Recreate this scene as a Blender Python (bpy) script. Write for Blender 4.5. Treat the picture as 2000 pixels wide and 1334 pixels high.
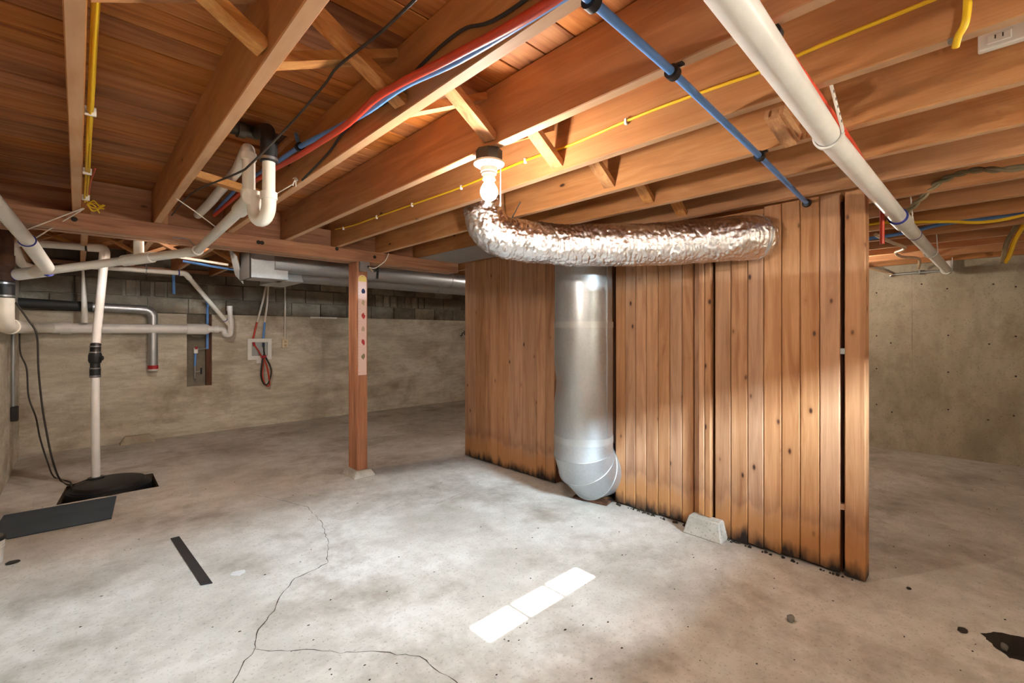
import bpy, bmesh, math, random
from mathutils import Vector, Matrix, noise
random.seed(7)
for o in list(bpy.data.objects): bpy.data.objects.remove(o)
sc = bpy.context.scene
C = sc.collection
PI = math.pi

# ------------------------------------------------------------------ camera
# X runs across the joists (to the right, away), Y along the joists (to the left, away), Z up.
F_PX, HORIZON, CAM_H = 886.0, 652.0, 1.30
YAW = math.atan(848.0 / 886.0)
cam_d = bpy.data.cameras.new('camera'); cam = bpy.data.objects.new('camera', cam_d); C.objects.link(cam)
cam.location = (0, 0, CAM_H); cam.rotation_euler = (PI / 2, 0, -YAW)
cam_d.sensor_width = 36.0; cam_d.lens = 36.0 * F_PX / 2000.0
cam_d.shift_y = -(667.0 - HORIZON) / 2000.0
cam_d.clip_start = 0.02
sc.camera = cam

# ------------------------------------------------------------------ world, sun, daylight, exposure
w = bpy.data.worlds.new('sky'); sc.world = w; w.use_nodes = True
bg = w.node_tree.nodes['Background']; bg.inputs[0].default_value = (0.70, 0.85, 1.0, 1); bg.inputs[1].default_value = 1100.0
sun_d = bpy.data.lights.new('sun', 'SUN'); sun_d.energy = 40.0; sun_d.angle = math.radians(0.25); sun_d.color = (1.0, 0.96, 0.9)
sun = bpy.data.objects.new('sun', sun_d); C.objects.link(sun)
SUN_ELEV = math.radians(28.9)
sun.rotation_euler = (PI / 2 - SUN_ELEV, 0, 0)      # shines towards +Y and down, into the window of the front wall
sun.location = (1.6, -8, 6)
def portal(x, z, sx, sz, y):
    d = bpy.data.lights.new('window_daylight', 'AREA'); d.shape = 'RECTANGLE'; d.size = sx; d.size_y = sz
    d.cycles.is_portal = True
    o = bpy.data.objects.new('window_daylight', d); C.objects.link(o); o.location = (x, y, z); o.rotation_euler = (PI / 2, 0, 0)
    return o
sc.view_settings.view_transform = 'Standard'; sc.view_settings.look = 'None'
sc.view_settings.gamma = 1.0; sc.view_settings.use_curve_mapping = False
sc.view_settings.exposure = 1.42
sc.cycles.use_denoising = True
sc.cycles.max_bounces = 8; sc.cycles.diffuse_bounces = 5; sc.cycles.glossy_bounces = 3
sc.cycles.use_adaptive_sampling = True; sc.cycles.adaptive_threshold = 0.1; sc.cycles.adaptive_min_samples = 20
sc.cycles.sample_clamp_indirect = 6.0
BULB = 300.0

# ------------------------------------------------------------------ measuring helpers: a point of a known plane seen in a given direction
FX, FY = math.sin(YAW), math.cos(YAW); RX, RY = math.cos(YAW), -math.sin(YAW)
def ray(u, v):
    a = (u - 1000) / F_PX; b = (HORIZON - v) / F_PX
    return FX + a * RX, FY + a * RY, b
def onX(u, v, x): d = ray(u, v); t = x / d[0]; return Vector((x, d[1] * t, CAM_H + d[2] * t))
def onY(u, v, y): d = ray(u, v); t = y / d[1]; return Vector((d[0] * t, y, CAM_H + d[2] * t))
def onZ(u, v, z): d = ray(u, v); t = (z - CAM_H) / d[2]; return Vector((d[0] * t, d[1] * t, z))
def V(*a): return Vector(a)

# ------------------------------------------------------------------ materials
def S(r, g, b):
    f = lambda c: (c / 255 / 12.92) if c / 255 <= 0.04045 else ((c / 255 + 0.055) / 1.055) ** 2.4
    return (f(r), f(g), f(b), 1)
class NT:
    def __init__(s, name):
        s.m = bpy.data.materials.new(name); s.m.use_nodes = True; s.t = s.m.node_tree; s.b = s.t.nodes['Principled BSDF']
    def n(s, t, **k):
        x = s.t.nodes.new(t)
        for a, b in k.items(): setattr(x, a, b)
        return x
    def l(s, a, b): s.t.links.new(a, b)
    def coord(s, scale, rnd=True, world=False):
        if world: src = s.n('ShaderNodeNewGeometry').outputs['Position']
        else: src = s.n('ShaderNodeTexCoord').outputs['Object']
        if rnd:
            oi = s.n('ShaderNodeObjectInfo'); mu = s.n('ShaderNodeMath', operation='MULTIPLY'); s.l(oi.outputs['Random'], mu.inputs[0]); mu.inputs[1].default_value = 37.0
            va = s.n('ShaderNodeVectorMath', operation='ADD'); s.l(src, va.inputs[0]); s.l(mu.outputs[0], va.inputs[1]); src = va.outputs[0]
        mp = s.n('ShaderNodeMapping'); s.l(src, mp.inputs[0]); mp.inputs['Scale'].default_value = scale
        return mp.outputs[0]
    def noise(s, co, scale, detail=4, rough=0.55, dist=0.0):
        x = s.n('ShaderNodeTexNoise'); s.l(co, x.inputs['Vector']); x.inputs['Scale'].default_value = scale
        x.inputs['Detail'].default_value = detail; x.inputs['Roughness'].default_value = rough; x.inputs['Distortion'].default_value = dist
        return x.outputs['Fac']
    def ramp(s, fac, stops):
        x = s.n('ShaderNodeValToRGB'); s.l(fac, x.inputs[0]); e = x.color_ramp.elements
        while len(e) < len(stops): e.new(0.5)
        for k, (p, c) in enumerate(stops):
            e[k].position = p; e[k].color = c if not isinstance(c, (int, float)) else (c, c, c, 1)
        return x.outputs[0]
    def mix(s, fac, a, b, mode='MIX'):
        x = s.n('ShaderNodeMix', data_type='RGBA', blend_type=mode)
        for sock, val in ((x.inputs[0], fac), (x.inputs[6], a), (x.inputs[7], b)):
            if hasattr(val, 'is_output'): s.l(val, sock)
            else: sock.default_value = val
        return x.outputs[2]
    def math(s, op, a, b=0.0):
        x = s.n('ShaderNodeMath', operation=op)
        for sock, val in ((x.inputs[0], a), (x.inputs[1], b)):
            if hasattr(val, 'is_output'): s.l(val, sock)
            else: sock.default_value = val
        return x.outputs[0]
    def vary(s, col, lo, hi, sat=0.0):
        oi = s.n('ShaderNodeObjectInfo'); mr = s.n('ShaderNodeMapRange'); s.l(oi.outputs['Random'], mr.inputs[0])
        mr.inputs[3].default_value = lo; mr.inputs[4].default_value = hi
        h = s.n('ShaderNodeHueSaturation'); s.l(mr.outputs[0], h.inputs['Value']); s.l(col, h.inputs['Color'])
        if sat:
            m2 = s.n('ShaderNodeMapRange'); fr = s.math('FRACT', s.math('MULTIPLY', oi.outputs['Random'], 7.31)); s.l(fr, m2.inputs[0])
            m2.inputs[3].default_value = 1 - sat; m2.inputs[4].default_value = 1 + sat; s.l(m2.outputs[0], h.inputs['Saturation'])
        return h.outputs[0]
    def bump(s, h, strength=0.3, dist=0.01):
        x = s.n('ShaderNodeBump'); s.l(h, x.inputs['Height']); x.inputs['Strength'].default_value = strength; x.inputs['Distance'].default_value = dist
        s.l(x.outputs[0], s.b.inputs['Normal'])
    def done(s, col, rough=0.6, metal=0.0, spec=0.5):
        if hasattr(col, 'is_output'): s.l(col, s.b.inputs['Base Color'])
        else: s.b.inputs['Base Color'].default_value = col
        if hasattr(rough, 'is_output'): s.l(rough, s.b.inputs['Roughness'])
        else: s.b.inputs['Roughness'].default_value = rough
        s.b.inputs['Metallic'].default_value = metal; s.b.inputs['Specular IOR Level'].default_value = spec
        return s.m
def wood(name, dark, mid, light, axis, knots=0.07, rough=0.62, var=(0.85, 1.12), stain=False, grime=0.25, ks=(1.7, 4.2), under_pale=0.0):
    t = NT(name)
    def sc3(lng, crs): return tuple(lng if k == axis else crs for k in range(3))
    co = t.coord(sc3(0.55, 7.0))
    n1 = t.noise(co, 2.2, 3, 0.6, 1.1)
    col = t.ramp(n1, [(0.3, dark), (0.5, mid), (0.7, light)])
    n2 = t.noise(t.coord(sc3(1.4, 45.0)), 4.0, 2, 0.6)
    col = t.mix(t.ramp(n2, [(0.35, 0.3), (0.6, 0.0)]), col, dark)
    n3 = t.noise(t.coord((1.3, 1.3, 1.3)), 2.5, 2)
    col = t.mix(t.math('MULTIPLY', t.ramp(n3, [(0.45, 0.0), (0.75, 1.0)]), grime), col, S(120, 92, 70))
    if knots:
        vo = t.n('ShaderNodeTexVoronoi'); t.l(t.coord(sc3(*ks)), vo.inputs['Vector']); vo.inputs['Scale'].default_value = 1.0
        wob = t.math('ADD', vo.outputs['Distance'], t.math('MULTIPLY', t.noise(t.coord((9, 9, 9)), 3.0, 1), 0.04))
        kn = t.ramp(wob, [(knots * 0.5 + 0.02, 1.0), (knots + 0.03, 0.0)])
        halo = t.ramp(wob, [(knots + 0.02, 0.45), (knots + 0.14, 0.0)])
        col = t.mix(halo, col, dark); col = t.mix(kn, col, S(62, 34, 20))
    col = t.vary(col, var[0], var[1], 0.08)
    if under_pale:                                     # the narrow undersides are tinted paler than the broad faces
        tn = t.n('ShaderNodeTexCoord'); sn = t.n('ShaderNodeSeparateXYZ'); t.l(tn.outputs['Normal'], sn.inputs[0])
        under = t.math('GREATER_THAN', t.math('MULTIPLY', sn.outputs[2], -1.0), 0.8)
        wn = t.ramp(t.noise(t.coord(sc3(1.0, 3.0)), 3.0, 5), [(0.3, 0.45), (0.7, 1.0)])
        col = t.mix(t.math('MULTIPLY', t.math('MULTIPLY', under, wn), under_pale), col, S(220, 190, 158))
    if stain:                                         # tide marks and black rot along the damp foot of the boards
        pos = t.n('ShaderNodeNewGeometry').outputs['Position']; sx = t.n('ShaderNodeSeparateXYZ'); t.l(pos, sx.inputs[0])
        wn = t.noise(t.coord((1, 5.0, 1.2), rnd=True), 2.4, 4)
        z = t.math('ADD', sx.outputs[2], t.math('MULTIPLY', t.math('SUBTRACT', wn, 0.5), 0.26))
        bleach = t.ramp(z, [(0.16, 0.75), (0.26, 0.0)]); edge = t.ramp(z, [(0.23, 0.0), (0.27, 0.3), (0.36, 0.0)])
        col = t.mix(bleach, col, S(176, 122, 72)); col = t.mix(edge, col, S(104, 62, 40))
        rot = t.ramp(z, [(0.015, 1.0), (0.1, 0.0)]); col = t.mix(rot, col, S(38, 27, 22))
    return t.done(col, rough, 0.0, 0.35)
def concrete(name, a, b, c, stretch=(1, 1, 1), rough=0.85, speck=0.5, dirt=None, world=True):
    t = NT(name); co = t.coord(stretch, False, world)
    n1 = t.noise(co, 1.3, 5, 0.62, 0.1); n2 = t.noise(co, 9.0, 4, 0.65); n3 = t.noise(t.coord((1, 1, 1), False, world), 70.0, 2, 0.6)
    col = t.ramp(n1, [(0.32, a), (0.5, b), (0.68, c)])
    col = t.mix(t.math('MULTIPLY', t.ramp(n2, [(0.38, 1.0), (0.56, 0.0)]), 0.4), col, a)
    col = t.mix(t.math('MULTIPLY', t.ramp(n3, [(0.3, 1.0), (0.42, 0.0)]), speck), col, S(84, 74, 62))
    if dirt: 
        n4 = t.noise(t.coord((0.7, 0.7, 0.7), False, world), 2.1, 5, 0.7, 0.15)
        col = t.mix(t.math('MULTIPLY', t.ramp(n4, [(0.5, 0.0), (0.7, 1.0)]), 0.7), col, dirt)
    t.bump(t.math('ADD', n2, t.math('MULTIPLY', n3, 0.35)), 0.25, 0.01)
    return t, col, rough
def plain(name, col, rough=0.45, metal=0.0, var=0.06, spec=0.5):
    t = NT(name); n = t.noise(t.coord((1, 1, 1)), 6.0, 4)
    c2 = tuple(x * (1 - 2.2 * var) for x in col[:3]) + (1,)
    return t.done(t.ramp(n, [(0.3, c2), (0.65, col)]), rough, metal, spec)
M = {}
M['joist'] = wood('joist_wood', S(166, 110, 66), S(186, 128, 78), S(198, 144, 94), 1, 0.06, ks=(2.6, 6.0), under_pale=0.6)
M['beam'] = wood('beam_wood', S(134, 88, 62), S(172, 120, 88), S(190, 142, 108), 0, 0.05, under_pale=0.35)
M['plank'] = wood('subfloor_wood', S(140, 80, 42), S(188, 120, 68), S(204, 142, 88), 0, 0.10, var=(0.8, 1.12), ks=(3.0, 8.0))
M['board'] = wood('panelling_wood', S(150, 102, 70), S(176, 130, 94), S(190, 144, 108), 2, 0.09, var=(0.86, 1.08), stain=True, grime=0.12, ks=(4.5, 9.0))
M['postw'] = wood('post_wood', S(130, 84, 62), S(168, 116, 88), S(186, 136, 108), 2, 0.05)
M['brace'] = wood('brace_wood', S(150, 96, 54), S(196, 138, 84), S(214, 164, 108), 0, 0.0)
M['darkwood'] = wood('old_dark_wood', S(60, 34, 24), S(84, 50, 34), S(104, 66, 46), 2, 0.0)
t, col, r = concrete('floor_concrete', S(170, 164, 154), S(200, 196, 188), S(216, 213, 207), (1, 1, 1), 0.8, 0.35, S(128, 114, 98)); M['floor'] = t.done(col, 0.72, 0, 0.3)
t, col, r = concrete('plaster', S(172, 163, 145), S(212, 205, 188), S(226, 221, 208), (0.8, 1.2, 3.2), 0.9, 0.3, S(142, 126, 104)); M['plaster'] = t.done(col, 0.9, 0, 0.2)
t, col, r = concrete('poured_concrete', S(158, 148, 128), S(184, 174, 154), S(198, 190, 172), (1.2, 1.2, 0.7), 0.9, 0.35, S(140, 126, 106)); M['poured'] = t.done(col, 0.9, 0, 0.2)
t, col, r = concrete('block_concrete', S(104, 94, 82), S(140, 130, 114), S(166, 158, 142), (1, 1, 1.4), 0.95, 0.5, S(84, 66, 54)); M['block'] = t.done(t.vary(col, 0.62, 1.12), 0.95, 0, 0.2)
t, col, r = concrete('mortar', S(110, 102, 90), S(138, 130, 116), S(150, 144, 130)); M['mortar'] = t.done(col, 0.95, 0, 0.2)
t, col, r = concrete('pit_concrete', S(70, 62, 52), S(104, 94, 80), S(128, 118, 104)); M['pit'] = t.done(col, 0.95, 0, 0.2)
t, col, r = concrete('footing_concrete', S(150, 146, 136), S(182, 178, 168), S(200, 196, 188), world=False); M['footing'] = t.done(col, 0.9, 0, 0.2)
M['pvc'] = plain('pvc_white', S(238, 235, 225), 0.34)
M['pvcb'] = plain('pvc_bright', S(244, 244, 242), 0.3)
M['ivory'] = plain('ivory_plastic', S(226, 214, 180), 0.4)
M['white'] = plain('white_plastic', S(240, 240, 236), 0.4)
M['blue'] = plain('blue_tubing', S(104, 160, 234), 0.4)
M['navy'] = plain('primer_blue', S(52, 62, 150), 0.6)
M['red'] = plain('red_tubing', S(200, 62, 38), 0.38)
M['redtape'] = plain('red_tape', S(176, 34, 44), 0.5)
M['yellow'] = plain('yellow_cable', S(232, 190, 34), 0.45)
M['black'] = plain('black_rubber', S(26, 27, 30), 0.5)
M['ink'] = plain('print_ink', S(34, 44, 80), 0.7)
M['dark_sheet'] = plain('slate_sheet', S(56, 72, 84), 0.6, var=0.12)
M['cord'] = plain('dark_cord', S(48, 42, 36), 0.6)
M['wire'] = plain('white_wire', S(226, 218, 204), 0.5)
M['tan_cable'] = plain('tan_cable', S(196, 168, 136), 0.5)
M['clothcable'] = plain('cloth_cable', S(150, 136, 104), 0.9, var=0.25)
M['iron'] = plain('rusty_iron', S(92, 62, 46), 0.8, 0.2, var=0.3)
M['steel'] = plain('steel', S(170, 172, 174), 0.35, 0.9)
M['brassy'] = plain('worn_metal', S(120, 112, 100), 0.5, 0.8, var=0.2)
M['porcelain'] = plain('porcelain', S(236, 230, 214), 0.25)
M['boxblack'] = plain('junction_box_black', S(46, 44, 42), 0.6)
M['dirt'] = plain('dark_dirt', S(52, 44, 36), 0.95, var=0.25)
M['stone'] = plain('grey_stone', S(128, 122, 112), 0.9, var=0.2)
M['crack'] = plain('crack_dirt', S(70, 60, 50), 0.95)
M['scuff'] = plain('white_scuff', S(206, 206, 204), 0.9)
M['pink'] = plain('chart_paper', S(238, 206, 196), 0.6, var=0.02)
M['chart_yellow'] = plain('chart_yellow', S(236, 206, 110), 0.6)
M['chart_red'] = plain('chart_red', S(196, 60, 58), 0.6)
def galv(name, col, rough, metal=0.85):
    t = NT(name); vo = t.n('ShaderNodeTexVoronoi'); t.l(t.coord((1, 1, 1)), vo.inputs['Vector']); vo.inputs['Scale'].default_value = 60.0
    n = t.noise(t.coord((1, 1, 1)), 5.0, 5)
    c = t.mix(t.math('MULTIPLY', vo.outputs['Distance'], 0.35), col, tuple(x * 0.6 for x in col[:3]) + (1,))
    c = t.mix(t.math('MULTIPLY', n, 0.35), c, tuple(x * 0.7 for x in col[:3]) + (1,))
    t.bump(n, 0.05, 0.01)
    return t.done(c, t.ramp(n, [(0.3, rough * 0.8), (0.7, rough * 1.3)]), metal)
M['galv'] = galv('galvanised_steel', S(192, 195, 198), 0.40)
M['galv_dull'] = galv('galvanised_dull', S(186, 190, 190), 0.5, 0.7)
M['tapegrey'] = plain('foil_tape', S(196, 198, 198), 0.4, 0.7)
def foil():
    t = NT('crumpled_foil'); n = t.noise(t.coord((1, 1, 1)), 22.0, 6, 0.7, 0.8)
    vo = t.n('ShaderNodeTexVoronoi', feature='DISTANCE_TO_EDGE'); t.l(t.coord((1, 1, 1)), vo.inputs['Vector']); vo.inputs['Scale'].default_value = 26.0
    t.bump(t.math('ADD', n, t.math('MULTIPLY', vo.outputs['Distance'], 0.8)), 0.55, 0.012)
    return t.done(S(242, 243, 246), 0.21, 1.0)
M['foil'] = foil()
def emit(name, col, strength):
    t = NT(name); t.b.inputs['Base Color'].default_value = (1, 1, 1, 1)
    t.b.inputs['Emission Color'].default_value = col; t.b.inputs['Emission Strength'].default_value = strength; return t.m
M['bulb'] = emit('glowing_bulb', (1.0, 0.90, 0.79, 1), BULB)
M['fill_bulb_rear'] = emit('glowing_fill_bulb_rear', (1.0, 0.90, 0.79, 1), BULB * 0.85)
M['fill_bulb_bay'] = emit('glowing_fill_bulb_bay', (1.0, 0.90, 0.80, 1), BULB * 1.0)
M['bulb_far'] = emit('glowing_bulb_weak', (1.0, 0.84, 0.66, 1), BULB * 0.45)
def glass():
    t = NT('window_glass'); out = t.t.nodes['Material Output']
    tr = t.n('ShaderNodeBsdfTransparent'); tr.inputs[0].default_value = (.94, .97, .96, 1); gl = t.n('ShaderNodeBsdfGlossy'); gl.inputs['Roughness'].default_value = 0.02
    mx = t.n('ShaderNodeMixShader'); mx.inputs[0].default_value = 0.06; t.l(tr.outputs[0], mx.inputs[1]); t.l(gl.outputs[0], mx.inputs[2]); t.l(mx.outputs[0], out.inputs[0])
    return t.m
M['glass'] = glass()

# ------------------------------------------------------------------ mesh helpers
WL = {}
def obj(name, bm, mat, parent=None, smooth=None):
    vs = [v.co for v in bm.verts]
    lo = Vector((min(v.x for v in vs), min(v.y for v in vs), min(v.z for v in vs))); hi = Vector((max(v.x for v in vs), max(v.y for v in vs), max(v.z for v in vs)))
    c = (lo + hi) / 2
    for v in bm.verts: v.co -= c
    bmesh.ops.recalc_face_normals(bm, faces=bm.faces[:])
    me = bpy.data.meshes.new(name); bm.to_mesh(me); bm.free()
    if smooth:
        for p in me.polygons: p.use_smooth = True
        me.set_sharp_from_angle(angle=math.radians(smooth))
    me.materials.append(M[mat] if isinstance(mat, str) else mat)
    o = bpy.data.objects.new(name, me); C.objects.link(o)
    if parent is not None: o.parent = parent; o.location = c - WL[parent.name]
    else: o.location = c
    WL[o.name] = c
    return o
def empty(name, loc):
    o = bpy.data.objects.new(name, None); C.objects.link(o); o.location = loc; o.empty_display_size = 0.05; WL[o.name] = Vector(loc); return o
def tag(o, label, cat, group=None):
    o['label'] = label; o['category'] = cat
    if group: o['group'] = group
    return o
def thing(name, loc, label, cat, group=None): return tag(empty(name, loc), label, cat, group)
def struct(o, label=None):
    o['kind'] = 'structure'
    if label: o['label'] = label
    return o
def box(bm, lo, hi, bev=0.0):
    r = bmesh.ops.create_cube(bm, size=1.0); vs = r['verts']
    for v in vs:
        v.co = Vector((lo[k] + (v.co[k] + 0.5) * (hi[k] - lo[k]) for k in range(3)))
    if bev:
        es = list({e for v in vs for e in v.link_edges})
        bmesh.ops.bevel(bm, geom=es, offset=bev, segments=1, affect='EDGES')
    return bm
def B(lo, hi, bev=0.0): return box(bmesh.new(), lo, hi, bev)
def bar(bm, a, b, w, h, up=(0, 0, 1), roll=0.0):
    a, b = Vector(a), Vector(b); d = (b - a).normalized(); upv = Vector(up)
    s = d.cross(upv).normalized(); u = s.cross(d).normalized()
    vs = []
    for p in (a, b):
        for sx, sy in ((-1, -1), (1, -1), (1, 1), (-1, 1)): vs.append(bm.verts.new(p + s * sx * w / 2 + u * sy * h / 2))
    for f in ((0, 1, 2, 3), (7, 6, 5, 4), (0, 4, 5, 1), (1, 5, 6, 2), (2, 6, 7, 3), (3, 7, 4, 0)): bm.faces.new([vs[k] for k in f])
    return bm
def fillet(pts, r, n=6):
    pts = [Vector(p) for p in pts]; out = [pts[0]]
    for k in range(1, len(pts) - 1):
        p = pts[k]; a = (pts[k - 1] - p); b = (pts[k + 1] - p); ra = min(r, a.length * 0.48, b.length * 0.48)
        A = p + a.normalized() * ra; Bq = p + b.normalized() * ra
        for j in range(n + 1):
            s = j / n; out.append(A * (1 - s) ** 2 + p * 2 * s * (1 - s) + Bq * s ** 2)
    out.append(pts[-1]); return out
def smooth_path(pts, n=8):
    pts = [Vector(p) for p in pts]; P = [pts[0] * 2 - pts[1]] + pts + [pts[-1] * 2 - pts[-2]]; out = []
    for k in range(1, len(P) - 2):
        a, b, c, d = P[k - 1], P[k], P[k + 1], P[k + 2]
        for j in range(n):
            s = j / n
            out.append(0.5 * ((2 * b) + (c - a) * s + (2 * a - 5 * b + 4 * c - d) * s * s + (3 * b - a - 3 * c + d) * s ** 3))
    out.append(pts[-1]); return out
def tube(bm, pts, r, seg=14, cap=True, radii=None, disp=None):
    pts = [Vector(p) for p in pts]; n = len(pts); rings = []; prev = None
    for k, p in enumerate(pts):
        d = (pts[min(k + 1, n - 1)] - pts[max(k - 1, 0)]).normalized()
        if prev is None:
            ref = Vector((0, 0, 1)) if abs(d.z) < 0.9 else Vector((1, 0, 0)); x = d.cross(ref).normalized()
        else:
            x = (prev - d * prev.dot(d)).normalized()
        prev = x; y = d.cross(x); rr = radii[k] if radii else r; ring = []
        for j in range(seg):
            a = 2 * PI * j / seg; dirv = x * math.cos(a) + y * math.sin(a); q = rr
            if disp: q += disp(k, j, p + dirv * rr)
            ring.append(bm.verts.new(p + dirv * q))
        rings.append(ring)
    for k in range(n - 1):
        for j in range(seg): bm.faces.new((rings[k][j], rings[k][(j + 1) % seg], rings[k + 1][(j + 1) % seg], rings[k + 1][j]))
    if cap: bm.faces.new(rings[0]); bm.faces.new(rings[-1])
    return bm
def T(pts, r, seg=14, **k): return tube(bmesh.new(), pts, r, seg, **k)
def lathe(prof, c, seg=24, axis=(0, 0, 1)):
    ax = Vector(axis).normalized(); q = Vector((0, 0, 1)).rotation_difference(ax); bm = bmesh.new(); rings = []
    for r, z in prof:
        rings.append([bm.verts.new(Vector(c) + q @ Vector((max(r, 1e-4) * math.cos(2 * PI * j / seg), max(r, 1e-4) * math.sin(2 * PI * j / seg), z))) for j in range(seg)])
    for k in range(len(rings) - 1):
        for j in range(seg): bm.faces.new((rings[k][j], rings[k][(j + 1) % seg], rings[k + 1][(j + 1) % seg], rings[k + 1][j]))
    bm.faces.new(rings[0]); bm.faces.new(rings[-1]); return bm
def sleeve(a, b, r, seg=18): return T([a, b], r, seg)
def along(a, b, s): a, b = Vector(a), Vector(b); return a + (b - a) * s
def prism(poly, z0, z1):
    bm = bmesh.new(); lo = [bm.verts.new((x, y, z0)) for x, y in poly]; hi = [bm.verts.new((x, y, z1)) for x, y in poly]
    bm.faces.new(lo); bm.faces.new(hi); n = len(poly)
    for k in range(n): bm.faces.new((lo[k], lo[(k + 1) % n], hi[(k + 1) % n], hi[k]))
    return bm
def quadframe(outer, inner, y0, y1):
    """rectangular frame in the XZ plane, (x0,z0,x1,z1) outer and inner"""
    bm = bmesh.new(); ox0, oz0, ox1, oz1 = outer; ix0, iz0, ix1, iz1 = inner
    for lo, hi in (((ox0, oz0), (ix0, oz1)), ((ix1, oz0), (ox1, oz1)), ((ix0, oz0), (ix1, iz0)), ((ix0, iz1), (ix1, oz1))):
        box(bm, (lo[0], y0, lo[1]), (hi[0], y1, hi[1]))
    return bm
ORD = ['first', 'second', 'third', 'fourth', 'fifth', 'sixth', 'seventh', 'eighth', 'ninth', 'tenth', 'eleventh', 'twelfth', 'thirteenth', 'fourteenth', 'fifteenth', 'sixteenth', 'seventeenth']

# ------------------------------------------------------------------ the shell
XL, XR, YF, YB = -0.45, 6.65, -1.5, 7.1           # inner faces of the four walls
ZJ, ZS = 2.06, 2.30                               # joist bottoms, underside of the subfloor
# floor with the sump pit and a broken-out hole at the lower right
PIT = [(-0.12, 4.88), (0.50, 4.87), (0.505, 5.37), (-0.07, 5.42)]
HOLE_ = [(2.70, -0.06), (2.76, -0.02), (2.83, 0.012), (2.90, -0.03), (2.93, -0.12), (2.86, -0.19), (2.77, -0.17), (2.71, -0.12)]
HOLE = []
for k in range(len(HOLE_)):
    (ax, ay), (bx, by) = HOLE_[k], HOLE_[(k + 1) % len(HOLE_)]
    for j in range(4): HOLE.append((ax + (bx - ax) * j / 4 + random.uniform(-.007, .007), ay + (by - ay) * j / 4 + random.uniform(-.007, .007)))
def floor_mesh():
    bm = bmesh.new(); loops = []
    for poly in ([(XL - .2, YF - .5), (XR + .2, YF - .5), (XR + .2, YB + .2), (XL - .2, YB + .2)], PIT, HOLE):
        vs = [bm.verts.new((x, y, 0)) for x, y in poly]; loops.append(vs)
        for k in range(len(vs)): bm.edges.new((vs[k], vs[(k + 1) % len(vs)]))
    bmesh.ops.triangle_fill(bm, edges=bm.edges[:], use_beauty=True)
    return bm
floor = struct(obj('floor', floor_mesh(), 'floor'), 'worn grey concrete basement floor with cracks and stains')
def well(poly, depth, shrink):
    bm = bmesh.new(); cx = sum(p[0] for p in poly) / len(poly); cy = sum(p[1] for p in poly) / len(poly)
    top = [bm.verts.new((x, y, 0)) for x, y in poly]; bot = [bm.verts.new((cx + (x - cx) * shrink, cy + (y - cy) * shrink, -depth)) for x, y in poly]
    n = len(poly)
    for k in range(n): bm.faces.new((top[k], top[(k + 1) % n], bot[(k + 1) % n], bot[k]))
    bm.faces.new(bot); return bm
obj('pit_wall', well(PIT, 0.25, 1.0), 'pit', floor)
obj('floor_hole', well(HOLE, 0.07, 0.7), 'dirt', floor)
def ribbon(pts, wid, z):
    bm = bmesh.new(); rnd = random.Random(len(pts)); P = []
    for k in range(len(pts) - 1):
        a, b = Vector(pts[k]), Vector(pts[k + 1]); n = max(2, int((b - a).length / 0.03))
        for j in range(n): P.append(a + (b - a) * j / n + Vector((rnd.uniform(-1, 1), rnd.uniform(-1, 1), 0)) * 0.006)
    P.append(Vector(pts[-1])); prev = None
    for k, p in enumerate(P):
        d = (P[min(k + 1, len(P) - 1)] - P[max(k - 1, 0)]); d.z = 0; d.normalize(); s = Vector((-d.y, d.x, 0)) * wid * rnd.uniform(0.25, 1.0)
        a = bm.verts.new((p.x + s.x, p.y + s.y, z)); b = bm.verts.new((p.x - s.x, p.y - s.y, z))
        if prev: bm.faces.new((prev[0], a, b, prev[1]))
        prev = (a, b)
    return bm
def fl(*uv): return [onZ(u, v, 0) for u, v in uv]
obj('crack', ribbon(fl((440, 1360), (470, 1305), (497, 1266), (500, 1240), (520, 1210), (540, 1185), (546, 1165), (560, 1150), (575, 1130), (640, 1100)), 0.0035, 0.0006), 'crack', floor)
obj('crack', ribbon(fl((640, 1100), (641, 1060), (628, 1020), (600, 990), (540, 975), (490, 965)), 0.0022, 0.0006), 'crack', floor)
obj('crack', ribbon(fl((497, 1268), (560, 1272), (615, 1267), (665, 1275), (730, 1272), (820, 1283), (850, 1305), (900, 1340)), 0.0028, 0.0006), 'crack', floor)
obj('crack', ribbon(fl((740, 1000), (800, 975), (850, 985), (910, 960)), 0.0016, 0.0006), 'crack', floor)

q = onZ(465, 1120, 0); obj('scuff', prism([(q.x + (.035 + random.uniform(-.012, .01)) * math.cos(2 * PI * i / 12), q.y + (.03 + random.uniform(-.01, .01)) * math.sin(2 * PI * i / 12)) for i in range(12)], .0002, .0009), 'scuff', floor)

# back wall: smooth plastered lower part with a niche, older blocks above
LEDGE = 1.555
NX0, NX1, NZ0 = 1.012, 1.285, 0.62
bm = bmesh.new()
for lo, hi in (((XL - .2, YB, 0), (NX0, YB + .2, LEDGE)), ((NX1, YB, 0), (XR + .2, YB + .2, LEDGE)), ((NX0, YB, 0), (NX1, YB + .2, NZ0)), ((NX0, YB + .09, NZ0), (NX1, YB + .2, LEDGE))): box(bm, lo, hi)
wall_back = struct(obj('wall_back', bm, 'plaster'), 'back wall with beige plaster below and grey blocks above')
bm = B((XL - .2, YB + .045, LEDGE), (XR + .2, YB + .2, ZS + .06)); obj('mortar_bed', bm, 'mortar', wall_back)
obj('niche_back', B((NX0, YB + .085, NZ0), (NX1, YB + .0899, LEDGE)), 'mortar', wall_back)
obj('niche_edge', B((NX1 - .06, YB + .02, NZ0), (NX1 - .001, YB + .085, LEDGE)), 'darkwood', wall_back)
rnd = random.Random(3)
rows = [(LEDGE + .006, LEDGE + .196), (LEDGE + .206, LEDGE + .396), (LEDGE + .406, ZJ + .02)]
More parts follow.
